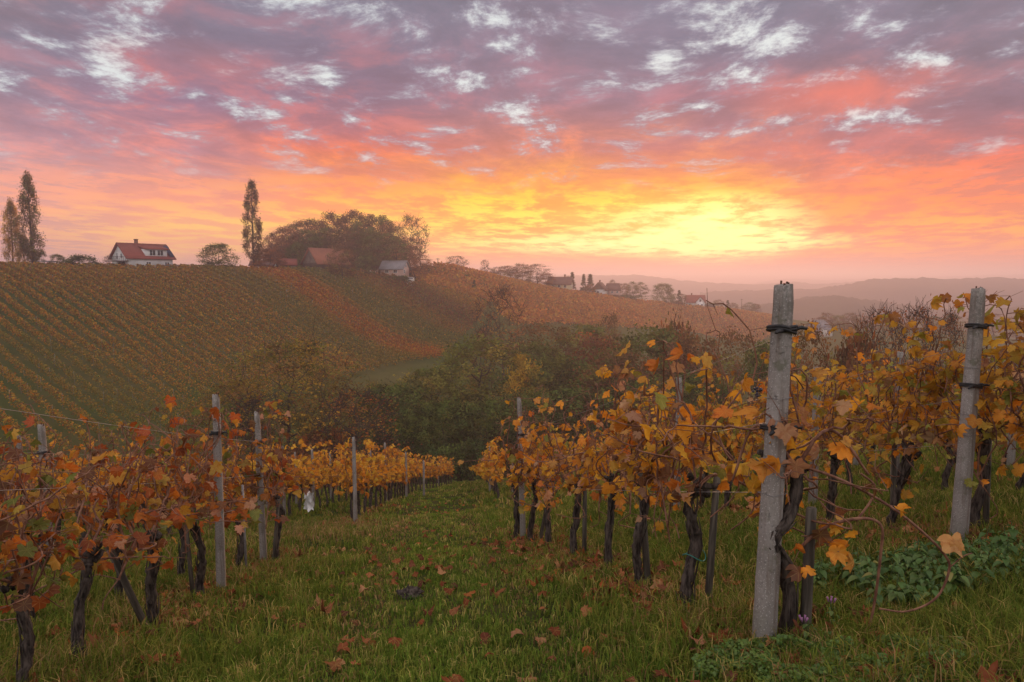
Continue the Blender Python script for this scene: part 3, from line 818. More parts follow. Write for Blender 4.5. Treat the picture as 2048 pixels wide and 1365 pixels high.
# on the ridge
tree('poplar1', 55, 352, 170, 38, 'taller of two dark columnar poplars at the left end of the ridge', name='poplar')
tree('poplar3', 19, 405, 173, 32, 'shorter yellowing poplar beside the tall dark poplar on the ridge', name='poplar')
tree('poplar2', 501, 365, 205, 36, 'lone slender poplar between the round tree and the hilltop wood', name='poplar')
tree('poplar3', 44, 472, 171, 26, 'small yellow tree at the foot of the two ridge poplars')
tree('darktree', 75, 500, 174, 24, 'low grey-green tree just right of the two ridge poplars')
tree('oak', 437, 489, 195, 70, 'round olive tree standing alone on the ridge left of the lone poplar')
tree('oak', 116, 510, 172, 30, 'small spreading tree left of the dark rounded bush on the ridge')
tree('bush', 160, 511, 173, 62, 'dark rounded bush on the ridge left of the white house', name='bush', cat='bush')
tree('bareshrub', 218, 512, 200, 34, 'pale leafless shrub close to the left gable of the white house', name='bush', cat='bush')
tree('rustbush', 95, 527, 168, 26, 'low rust-coloured bush beneath the ridge poplars', name='bush', cat='bush')
# the round wood on the hilltop
top = [(520,478),(545,462),(575,447),(605,436),(640,430),(672,424),(705,424),(735,425),(758,432),(778,444),(795,456),(812,470),(828,490),(845,508)]
wl = {'wood1': 'brown broadleaf tree in the dense round wood on the hilltop', 'wood2': 'half-bare russet tree in the dense round wood on the hilltop', 'wood3': 'olive broadleaf tree in the dense round wood on the hilltop'}
for k in range(48):
    u = 528 + (k * 73.0) % 318 + rnd.uniform(-5, 5)
    tv = np.interp(u, [a for a, b in top], [b for a, b in top])
    row = k % 3
    y = (230, 243, 256)[row] + rnd.uniform(-4, 4)
    kind = rnd.choice(['wood1', 'wood2', 'wood3', 'wood1', 'wood2']) if 560 < u < 800 else 'wood2'
    if row == 0 and 590 < u < 780: kind = rnd.choice(['wood1', 'wood3', 'wood3', 'wood1'])
    tree(kind, u, tv + (26, 8, 2)[row] + rnd.uniform(-4, 10), y, rnd.uniform(46, 62) if 560 < u < 800 else rnd.uniform(38, 48), wl[kind], 'trees of the round wood on the hilltop', hmin=4)
tree('bare', 815, 434, 250, 74, 'fine-branched orange-tinged tree rising at the right edge of the hilltop wood')
for u, tv, y, w, kd, lb in [(546,500,204,74,'rustytree','reddish domed tree beside the lone poplar and the small red-roofed shed'),(684,496,204,60,'brown','orange-brown tree hiding the right end of the barn roof'),
        (592,488,224,46,'oak','green tree at the wood edge left of the barn'),(728,512,219,44,'darktree','dark bushy tree between the barn and the grey-roofed house'),(752,500,232,50,'brown','brown tree at the wood edge behind the grey-roofed house'),
        (790,512,236,26,'yellowtree','thin pale yellow tree behind the grey-roofed house')]:
    tree(kd, u, tv, y, w, lb)
for u, tv, w, lb in [(700,552,40,'low dark shrub on the vineyard edge below the barn'),(735,553,44,'dark shrub left of the grey-roofed house'),(778,558,50,'dark shrub under the grey-roofed house'),(806,552,30,'dark shrub between the grey-roofed house and the white hut')]:
    tree('bush', u, tv, 214, w, lb, name='bush', cat='bush', hmin=1.5)
tree('spruce', 948, 560, 231, 9, 'narrow dark conifer standing alone in the far vineyard', base_v=576, name='cypress')
# along the descending far ridge
for kd, u, tv, y, w, lb, nm in [
    ('bare',915,513,283,52,'pale round leafless tree on the ridge right of the hilltop wood','tree'),('bare',969,521,298,22,'thin tall leafless tree on the ridge beside the round leafless tree','tree'),
    ('brown',1000,534,302,52,'brown tree at the left end of the ridge copse','tree'),('wood2',1024,532,308,56,'twiggy brown tree second in the ridge copse','tree'),('brown',1046,528,312,50,'tall brown tree in the middle of the ridge copse','tree'),
    ('wood1',1072,530,316,62,'broad brown tree in the ridge copse left of the cream farmhouse','tree'),('rustytree',1090,548,314,40,'rusty tree hugging the left end of the cream farmhouse','tree'),
    ('wood1',985,545,296,40,'low tree between the leafless trees and the ridge copse','tree'),
    ('spruce',1144,545,340,17,'left spruce of the pair behind the cream farmhouse','spruce'),('spruce',1167,549,342,15,'right spruce of the pair behind the cream farmhouse','spruce'),('brown',1133,553,338,20,'small round tree behind the cream farmhouse roof','tree'),
    ('spruce',1181,549,341,21,'broad spruce between the cream farmhouse and the dark gabled house','spruce'),('rustytree',1180,570,336,22,'rusty bush below the broad spruce','tree'),('brown',1225,560,356,16,'small tree rising behind the brown-roofed house','tree'),
    ('brown',1245,567,372,30,'faint tree right of the brown-roofed house','tree'),('wood3',1268,565,382,30,'faint broad tree behind the far hedge bank','tree'),('wood3',1284,566,384,30,'faint tree at the right of the far hedge bank','tree'),
    ('bush',1250,590,352,20,'low bush below the far faint trees','bush'),('bush',1265,592,352,16,'small conical bush on the slope right of the brown-roofed house','bush'),
    ('oak',1330,569,378,46,'large round tree left of the red-roofed white house','tree'),('spruce',1358,581,386,14,'narrow tree between the round tree and the red-roofed white house','tree'),('brown',1366,588,388,16,'small brown tree at the corner of the red-roofed white house','tree'),
    ('rustbush',1350,603,380,40,'russet bushes in front of the red-roofed white house','bush'),('bush',1420,606,398,22,'bush right of the red-roofed white house','bush'),('brown',1436,600,402,22,'brown tree on the slope right of the red-roofed white house','tree'),
    ('spruce',1456,601,405,12,'small spruce on the slope left of the far utility pole','spruce'),('brown',1468,606,406,18,'brown tree close to the left of the far utility pole','tree'),('wood3',1496,606,412,30,'dark tree right of the far utility pole','tree'),
    ('brown',1512,608,416,20,'dark brown tree at the low end of the far ridge','tree'),('rustbush',1225,590,344,40,'russet bushes below the brown-roofed house','bush'),('rustbush',1160,582,332,40,'russet hedge between the cream farmhouse and the dark gabled house','bush')]:
    tree(kd, u, tv, y, w, lb, name=nm, cat='bush' if nm == 'bush' else 'tree', hmin=2.0)
# in the misty hollow on the right
for i, (u, tv, w) in enumerate([(1634,636,30),(1655,626,36),(1676,632,30),(1698,626,34),(1716,630,26),(1738,634,34),(1760,640,30),(1780,632,36),(1805,636,34),(1835,630,38),(1868,634,36),(1905,630,40),(1945,634,40),(1990,628,44),(2035,634,44)]):
    tree(rnd.choice(['brown', 'wood2', 'acacia']), u, tv, 318 + rnd.uniform(-18, 18), w, 'hazy tree in the line of trees along the misty hollow', 'trees along the misty hollow', hmin=7)
# the valley wood below the lane, nearest first
VW = 'trees filling the valley below the lane'
for kd, u, tv, y, w, lb in [
    ('sparse',575,692,66,330,'large sparse yellow-olive tree spreading over the left side of the valley'),('sparse',450,770,68,190,'thin olive tree left of the large sparse valley tree'),
    ('bare',705,785,58,200,'dark crooked half-bare tree right of the large sparse valley tree'),('rustbush',650,860,57,150,'rusty undergrowth bush under the large sparse valley tree'),
    ('darktree',800,770,76,170,'dark green tree at the left side of the valley gap'),('acacia',868,742,84,190,'tall dark green tree above the end of the grass lane'),('acacia',955,680,92,230,'big dark-limbed olive acacia above the lane end'),
    ('yellowtree',1046,716,88,84,'bright yellow tree in the valley wood behind the lone post'),('bare',1008,578,138,110,'tall reddish leafless tree rising out of the valley wood'),('bare',962,664,112,70,'dark twiggy tree left of the tall reddish leafless tree'),
    ('brown',1100,650,118,190,'russet-olive tree below the tall reddish leafless tree'),('acacia',1170,655,126,150,'olive tree in the valley wood behind the slender tree'),('brown',1217,628,140,58,'slender tree standing above the middle of the valley wood'),
    ('rustytree',1190,672,112,150,'russet brown tree in the middle of the valley wood'),('oak',1140,720,98,190,'broad olive tree in front of the russet brown valley tree'),('oak',1300,668,96,230,'broad dark green tree at the right side of the valley wood'),
    ('rustbush',1352,646,104,120,'reddish tuft of foliage above the broad dark green tree'),('brown',1400,672,92,170,'dark reddish tree at the right end of the valley wood'),('brown',1235,700,90,170,'brown tree left of the broad dark green valley tree'),
    ('darktree',890,800,68,150,'dark tree standing right behind the lane end'),('darktree',815,840,62,120,'dark leafy tree left of the lane end'),('bush',870,890,59,120,'dark bush at the very end of the lane'),('bush',940,888,60,110,'dark green bush right of the lane end'),
    ('darktree',975,800,70,160,'deep green tree right of the lane end'),('oak',1060,790,74,180,'olive green tree behind the upper lone post'),('bush',760,872,58,110,'dark bush in the hollow left of the lane end'),('darktree',1180,780,76,190,'dark tree behind the vines right of the lone post'),
    ('oak',1080,690,108,140,'olive tree behind the bright yellow tree'),('brown',1480,664,100,130,'brown tree behind the vines left of the tall concrete post'),('sparse',760,770,84,130,'thin olive tree between the sparse tree and the dark valley trees'),
    ('brown',1612,652,62,110,'brown twiggy tree right behind the tall concrete post'),('darktree',1560,690,72,130,'dark tree behind the tall concrete post'),('bare',1765,622,58,110,'dark reddish half-bare tree beyond the right-hand vines'),('bare',1840,616,60,110,'leafless tree beyond the vines left of the second post'),
    ('bare',1905,628,58,90,'leafless tree behind the second concrete post'),('rustbush',1720,668,56,120,'rusty bush beyond the right-hand vines'),('darktree',1300,760,78,180,'dark tree low behind the right vine row'),('darktree',1420,750,74,170,'dark tree low behind the tall arching canes'),
    ('bareshrub',520,800,62,160,'tangled leafless shrub at the foot of the hillside vineyard'),('sparse',640,740,76,150,'olive tree behind the large sparse valley tree')]:
    nm = 'bush' if 'bush' in kd or 'shrub' in kd else 'tree'
    tree(kd, u, tv, y, w, lb, VW, name=nm, cat=nm)

# ------------------------------------------------------------------ houses
def wallmat(n, c, c2=None): M[n] = simple(n, c, c2 or tuple(k * .85 for k in c), .8, .9)
wallmat('plaster_white', (.72, .70, .68)); wallmat('plaster_pink', (.62, .42, .36)); wallmat('plaster_cream', (.66, .54, .34)); wallmat('dark_wood', (.055, .036, .028), (.10, .07, .055))
wallmat('board_wood', (.085, .065, .055), (.15, .12, .10)); wallmat('grey_wood', (.20, .18, .17)); wallmat('blue_grey', (.25, .26, .32)); wallmat('frame_white', (.75, .74, .72)); wallmat('solar', (.02, .03, .06), (.03, .04, .08)); wallmat('chimney', (.20, .09, .06))
def tilemat(n, c, c2):
    def fn(W):
        tc = W.n('ShaderNodeTexCoord').outputs['Object']
        br = W.n('ShaderNodeTexBrick'); W.l(W.mapping(tc, rot=(R(90), 0, 0)), br.inputs[0]); br.inputs['Scale'].default_value = 3
        br.inputs['Color1'].default_value = tuple(c) + (1,); br.inputs['Color2'].default_value = tuple(c2) + (1,); br.inputs['Mortar'].default_value = tuple(k * .4 for k in c) + (1,)
        n = W.noise(tc, .7, 5, .6)
        out_surface(W, principled(W, W.mix(W.math('MULTIPLY', W.smooth(n, .4, .7), .5), br.outputs[0], tuple(k * .55 for k in c) + (1,)), .85))
    M[n] = material(n, fn)
tilemat('tile_red', (.27, .062, .042), (.21, .052, .038)); tilemat('tile_orange', (.30, .10, .055), (.24, .085, .05)); tilemat('tile_grey', (.16, .165, .18), (.22, .22, .23)); tilemat('tile_brown', (.16, .075, .055), (.12, .06, .05))
def fn_glass(W):
    out_surface(W, principled(W, (.02, .025, .03), .15, None, .5))
M['pane'] = material('pane', fn_glass)

def house(name, label, u, v, y, rz, L, D, hw, hr, wall, roof, gable=None, over=.5, cat='house', wins=(), sink=1.2, chimney=None, gwins=(), doors=()):
    """ridge along local x; L length, D depth, hw wall height, hr roof rise; local -y faces the camera. wins: (x, z, w, h) on the front wall; gwins: (side, y, z, w, h) on a gable"""
    p = at(u, v, y)
    root = empty(name, (p[0], p[1], p[2]), rz); tag(root, label, cat)
    mb = MB(); x, d = L / 2, D / 2
    mb.add([(-x,-d,-sink),(x,-d,-sink),(x,d,-sink),(-x,d,-sink),(-x,-d,hw),(x,-d,hw),(x,d,hw),(-x,d,hw)], [(0,1,5,4),(1,2,6,5),(2,3,7,6),(3,0,4,7),(0,3,2,1)])
    mb.build('wall', M[wall], root)
    for s in (-1, 1):
        g = MB(); g.add([(s*x,-d,hw),(s*x,d,hw),(s*x,0,hw+hr)], [], [(0,1,2) if s > 0 else (0,2,1)])
        g.build('gable', M[gable or wall], root)
    r = MB(); t = .22; k = hr / d; xo = x + over; do = d + over
    for s in (-1, 1):
        a = np.array([(-xo, s*do, hw - over*k + .03), (xo, s*do, hw - over*k + .03), (xo, 0, hw + hr + .03), (-xo, 0, hw + hr + .03)])
        b = a + np.array([0, 0, t])
        r.add(np.vstack([a, b]), [(0,1,2,3),(7,6,5,4),(0,4,5,1),(1,5,6,2),(3,7,4,0),(2,6,7,3)] if s > 0 else [(3,2,1,0),(4,5,6,7),(1,5,4,0),(2,6,5,1),(0,4,7,3),(3,7,6,2)])
    rf = r.build('roof', M[roof], root)
    if chimney:
        c = MB(); c.box((chimney[0], chimney[1], hw + hr + .2), (.7, .7, 2.0)); c.box((chimney[0], chimney[1], hw + hr + 1.28), (.9, .9, .16)); c.build('chimney', M['chimney'], rf)
    def window(cx, cy, cz, w, h, ang):
        f = MB()
        for sx in (-1, 1): f.box((sx*(w/2), 0, 0), (.12, .10, h + .12))
        for sz in (-1, 1): f.box((0, 0, sz*(h/2)), (w - .12, .098, .12))
        f.box((0, 0, 0), (.08, .07, h - .12))
        fo = f.build('window', M['frame_white'], root); fo.location = (cx, cy, cz); fo.rotation_euler = (0, 0, ang)
        q = MB(); q.box((0, .015, 0), (w - .12, .03, h - .12)); q.build('pane', M['pane'], fo)
    for wx, wz, w, h in wins: window(wx, -d - .03, wz, w, h, 0)
    for s, wy, wz, w, h in gwins: window(s * (x + .03), wy, wz, w, h, s * math.pi / 2)
    for dx, dw, dh in doors:
        q = MB(); q.box((dx, -d - .04, dh / 2), (dw, .08, dh)); q.build('door', M['dark_wood'], root)
    return root
# white house on the ridge
h1 = house('white_house', 'white house with red tiled roof and wide dormer on the ridge', 286, 538, 184, R(52), 11.5, 9.5, 2.9, 3.6, 'plaster_white', 'tile_red', 'plaster_white', .7,
           wins=[(4.2, 1.2, 1.2, 1.1), (-.6, 1.2, 1.2, 1.1)], gwins=[(-1, -1.2, 3.3, 1.2, 1.2), (-1, 1.4, 3.3, 1.0, 1.6), (-1, -2.4, 1.2, 1.4, 1.4)], chimney=(-1.2, .6))
def dormer(root):
    mb = MB(); mb.box((1.6, -2.6, 4.0), (5.6, 3.9, 2.3)); d = mb.build('dormer', M['plaster_white'], root)
    r = MB(); V = np.array([(-1.6,-5.2,5.0),(4.8,-5.2,5.0),(4.8,.2,6.2),(-1.6,.2,6.2)]); r.add(np.vstack([V, V + [0,0,.2]]), [(3,2,1,0),(4,5,6,7),(1,5,4,0),(2,6,5,1),(0,4,7,3),(3,7,6,2)]); r.build('dormer_roof', M['tile_red'], d)
    for cx in (.6, 2.6):
        f = MB()
        for s in (-1, 0, 1): f.box((cx + s*.75, -4.6, 4.15), (.12, .1, 1.5))
        for s in (-1, 1): f.box((cx, -4.602, 4.15 + s*.72), (1.4, .1, .12))
        f.build('dormer_window', M['frame_white'], d)
        q = MB(); q.box((cx, -4.57, 4.15), (1.4, .05, 1.35)); q.build('dormer_pane', M['pane'], d)
    s = MB(); V = np.array([(5.0,-4.6,3.05),(6.2,-4.6,3.05),(6.2,-.9,6.02),(5.0,-.9,6.02)]) + [0,-.25,.22]; s.add(np.vstack([V, V + [0,-.05,.08]]), [(4,5,6,7),(3,2,1,0),(1,5,4,0),(2,6,5,1),(0,4,7,3),(3,7,6,2)]); s.build('solar_panel', M['solar'], root)
    b = MB(); b.box((-7.2, -1.6, 1.9), (3.0, 7.0, .2)); b.build('balcony', M['grey_wood'], root)
    k = MB()
    for i in range(15): k.box((-8.65, -5.0 + i*.5, 2.45), (.05, .05, .9))
    for i in range(6): k.box((-8.4 + i*.5, -5.05, 2.45), (.05, .05, .9))
    k.box((-8.65, -1.6, 2.95), (.08, 7.0, .08)); k.box((-7.2, -5.05, 2.951), (2.9, .08, .08)); k.build('balcony_railing', M['dark_wood'], root)
    a = MB(); a.box((4.5, -6.0, .9), (5.4, 2.4, .16)); a.box((2.2, -7.0, .0), (.14, .14, 1.7)); a.box((6.8, -7.0, .0), (.14, .14, 1.7)); a.build('canopy', M['grey_wood'], root)
dormer(h1)
house('barn', 'old barn with orange tiled roof and dark boarded gable', 652, 541, 215, R(48), 11, 8.5, 2.2, 4.4, 'dark_wood', 'tile_orange', 'board_wood', .6, 'barn', doors=[(-3, 2.4, 2.0)])
house('shed', 'small shed with red roof peeping out beside the reddish domed tree', 577, 540, 212, R(20), 4.2, 4.0, 1.6, 1.6, 'grey_wood', 'tile_red', None, .5, 'shed', doors=[(0, 1.2, 1.4)])
house('cottage', 'low pale cottage half hidden behind the lone poplar', 527, 541, 214, R(8), 7, 5, 1.4, 1.2, 'plaster_white', 'tile_brown', None, .4, wins=[(-2, .8, .9, .7), (1.5, .8, .9, .7)])
house('cottage', 'pink cottage with grey roof above the vineyard', 790, 549, 222, R(-15), 7.6, 5.2, 1.9, 2.3, 'plaster_pink', 'tile_grey', None, .6, wins=[(-1.6, .9, 1.3, 1.0), (1.3, .9, 1.3, 1.0)], gwins=[(1, 0, 2.7, .9, 1.1), (1, -1.2, .9, 1.0, 1.2)])
house('hut', 'tiny white hut with flat pale roof below the grey-roofed cottage', 820, 570, 216, R(-10), 2.3, 2.0, 1.9, .25, 'plaster_white', 'tile_grey', None, .2, 'hut', wins=[(0, 1.2, .7, .7)], sink=.6)
house('farmhouse', 'cream farmhouse with long brown roof on the far ridge', 1121, 580, 326, R(-14), 10.5, 7, 2.9, 3.0, 'plaster_cream', 'tile_brown', None, .7, wins=[(-2.8, 1.7, 1.2, 1.3), (0, 1.7, 1.2, 1.3), (2.8, 1.7, 1.2, 1.3)], gwins=[(1, -1.5, 1.7, 1.1, 1.3), (1, 1.5, 1.7, 1.1, 1.3), (1, 0, 4.0, 1.1, 1.1)], chimney=(2, .5))
house('house', 'dark gabled house with pale base left of the brown-roofed house', 1200, 589, 345, R(68), 7.5, 6.4, 2.4, 3.4, 'plaster_white', 'tile_brown', 'dark_wood', .6, gwins=[(-1, 0, 1.2, 1.2, 1.1)], chimney=(1, .4))
house('house', 'plain brown-roofed house right of the dark gabled house', 1226, 589, 350, R(6), 6, 6, 2.2, 3.2, 'plaster_pink', 'tile_brown', None, .4, wins=[(-1.2, 1.2, 1.0, 1.0), (1.4, 1.2, 1.0, 1.0)])
h4 = house('house', 'white house with red roof and cross gable on the far slope', 1390, 615, 394, R(-8), 10, 7.5, 3.2, 3.6, 'plaster_white', 'tile_red', None, .6, wins=[(-3.4, 1.6, 1.2, 1.3)], chimney=(-2, .5))
def crossgable(root):
    mb = MB(); mb.box((2.2, -4.2, 1.0), (4.6, 2.4, 4.4)); mb.add([(-.1,-5.4,3.2),(4.5,-5.4,3.2),(2.2,-5.4,6.0)], [], [(0,1,2)]); w = mb.build('wing', M['plaster_white'], root)
    r = MB()
    for s in (-1, 1):
        V = np.array([(2.2+s*2.9,-5.9,2.75),(2.2+s*2.9,-.5,2.75),(2.2,-.5,6.1),(2.2,-5.9,6.1)]); r.add(np.vstack([V, V+[0,0,.2]]), [(0,1,2,3),(7,6,5,4),(0,4,5,1),(1,5,6,2),(2,6,7,3),(3,7,4,0)])
    r.build('wing_roof', M['tile_red'], w)
    for cx, cz in ((1.2, 1.4), (3.2, 1.4), (2.2, 4.0)):
        q = MB(); q.box((cx, -5.43, cz), (.9, .06, 1.2)); q.build('window', M['pane'], w)
    a = MB(); a.box((8.0, -2.5, .5), (5.5, 4, 2.2)); a.build('annex', M['dark_wood'], root)
crossgable(h4)
house('house', 'blue-grey house with white annex in the misty hollow', 1636, 664, 296, R(35), 7, 6, 2.6, 2.4, 'blue_grey', 'tile_grey', None, .5, wins=[(-1.5, 1.5, 1.0, 1.1), (1.5, 1.5, 1.0, 1.1)])
house('shed', 'low white shed right of the blue-grey house', 1652, 668, 290, R(12), 4, 3, 1.9, .5, 'plaster_white', 'tile_grey', None, .3, 'shed', doors=[(0, 1.2, 1.6)])
# carport at the left end of the ridge
cp = empty('carport', tuple(at(96, 537, 170)), R(5)); tag(cp, 'flat-roofed open carport beside the dark bush on the ridge', 'carport')
mb = MB(); mb.box((0, 0, 1.7), (3.6, 3, .2)); mb.build('roof', M['grey_wood'], cp)
for sx in (-1, 1):
    for sy in (-1, 1):
        mb = MB(); mb.box((sx*1.5, sy*1.2, .3), (.16, .16, 2.6)); mb.build('leg', M['dark_wood'], cp)
# poles
def pole(u, vt, vb, y, label):
    b = at(u, vb, y); t = at(u, vt, y); H = t[2] - b[2]
    r = empty('utility_pole', tuple(b)); tag(r, label, 'pole')
    m_ = MB(); m_.tube([(0,0,-1),(0,0,H/2),(0,0,H)], [.17,.14,.11], 7); m_.build('shaft', M['dark_wood'], r)
    m_ = MB(); m_.box((0,0,H-.5), (1.6,.12,.14)); m_.build('crossarm', M['dark_wood'], r)
    for s in (-.7, 0, .7):
        m_ = MB(); m_.tube([(s,0,H-.43),(s,0,H-.2)], [.05,.06], 6); m_.build('insulator', M['plaster_white'], r)
pole(876, 516, 541, 262, 'dark utility pole on the crest right of the hilltop wood')
pole(1483, 598, 622, 408, 'pale utility pole far down the ridge')

# ------------------------------------------------------------------ the vineyard in front
def hit(u, v):                # where the line of sight meets the near slope
    d = ray(u, v); a, b = .5, 80.0
    for _ in range(50):
        m = (a + b) / 2; p = d * (m / d[1])
        if p[2] > fg(p[0], p[1]): a = m
        else: b = m
    p = d * (a / d[1]); return float(p[0]), float(p[1])

HALF = [(.0,-.02),(.13,-.20),(.36,-.24),(.50,-.08),(.60,.10),(.555,.20),(.68,.36),(.66,.54),(.57,.62),(.45,.66),(.35,.82),(.17,.95),(0,1.08)]
OUTL = np.array(HALF[:1] + HALF[1:] + [(-x, y) for x, y in HALF[-2:0:-1]])
NO = len(OUTL)
def vine_leaves(P, down, face, size, rg, cols, crumple=1.0):
    """lobed leaves hung at P; down = direction of the tip, face = side they turn to"""
    n = len(P)
    y = down / (np.linalg.norm(down, axis=1)[:, None] + 1e-9)
    z = face - (face * y).sum(1)[:, None] * y; z /= np.linalg.norm(z, axis=1)[:, None] + 1e-9
    x = np.cross(y, z)
    o = OUTL[None] * (1 + .16 * rg.normal(size=(n, NO, 1)))
    c = np.zeros((n, 1, 2)); c[..., 1] = .30
    o = np.concatenate([o, c], 1)
    k1 = (rg.normal(size=(n, 1)) * .8 - .45) * crumple; k2 = (rg.normal(size=(n, 1)) * .4 - .25) * crumple; k3 = rg.normal(size=(n, 1)) * .42 * crumple
    ph = rg.random((n, 1)) * 6.28
    zz = k1 * o[..., 0] ** 2 * 1.2 + k2 * (o[..., 1] - .3) ** 2 + k3 * o[..., 0] * (o[..., 1] - .3) + .09 * crumple * np.sin(7 * np.arctan2(o[..., 0], o[..., 1] - .3 + 1e-6) + ph) * np.hypot(o[..., 0], o[..., 1] - .3)
    s = np.asarray(size)[:, None, None]
    V = P[:, None] + s * (o[..., :1] * x[:, None] + o[..., 1:] * y[:, None] + zz[..., None] * z[:, None])
    base = np.arange(n)[:, None, None] * (NO + 1)
    tri = np.array([(k, (k + 1) % NO, NO) for k in range(NO)])[None] + base
    uv = np.concatenate([o[..., :1], o[..., 1:] - .3, np.broadcast_to(rg.random((n, 1, 1)), (n, NO + 1, 1))], -1)
    return V.reshape(-1, 3), tri.reshape(-1, 3), np.repeat(cols, NO + 1, 0), uv.reshape(-1, 3)

PAL = {
 'red':  ([(.46,.145,.022),(.50,.24,.030),(.30,.075,.022),(.17,.075,.035),(.16,.17,.035),(.40,.10,.020),(.42,.27,.05),(.46,.24,.14)], [3,2.4,1.7,2.2,1.8,1.5,1.4,1.0]),
 'orange': ([(.66,.27,.028),(.70,.37,.035),(.52,.16,.022),(.56,.30,.07),(.30,.13,.05),(.28,.26,.05),(.50,.27,.15),(.17,.075,.035)], [3,3,1.6,1.4,1.0,.8,1.2,.9]),
 'ochre': ([(.56,.29,.030),(.62,.25,.028),(.44,.30,.045),(.28,.27,.05),(.34,.15,.045),(.60,.38,.06),(.46,.27,.14)], [3,2.2,2,1.6,1.2,1,.8]),
 'gold': ([(.66,.30,.028),(.66,.38,.040),(.54,.20,.025),(.30,.15,.04)], [3,2.4,1.4,.9]),
}
def smoothpath(p, n):
    p = np.asarray(p, float); t = np.linspace(0, len(p) - 1, n); i = np.clip(t.astype(int), 0, len(p) - 2); f = (t - i)[:, None]
    m = np.gradient(p, axis=0)
    return (2*f**3-3*f**2+1)*p[i] + (f**3-2*f**2+f)*m[i] + (-2*f**3+3*f**2)*p[i+1] + (f**3-f**2)*m[i+1]

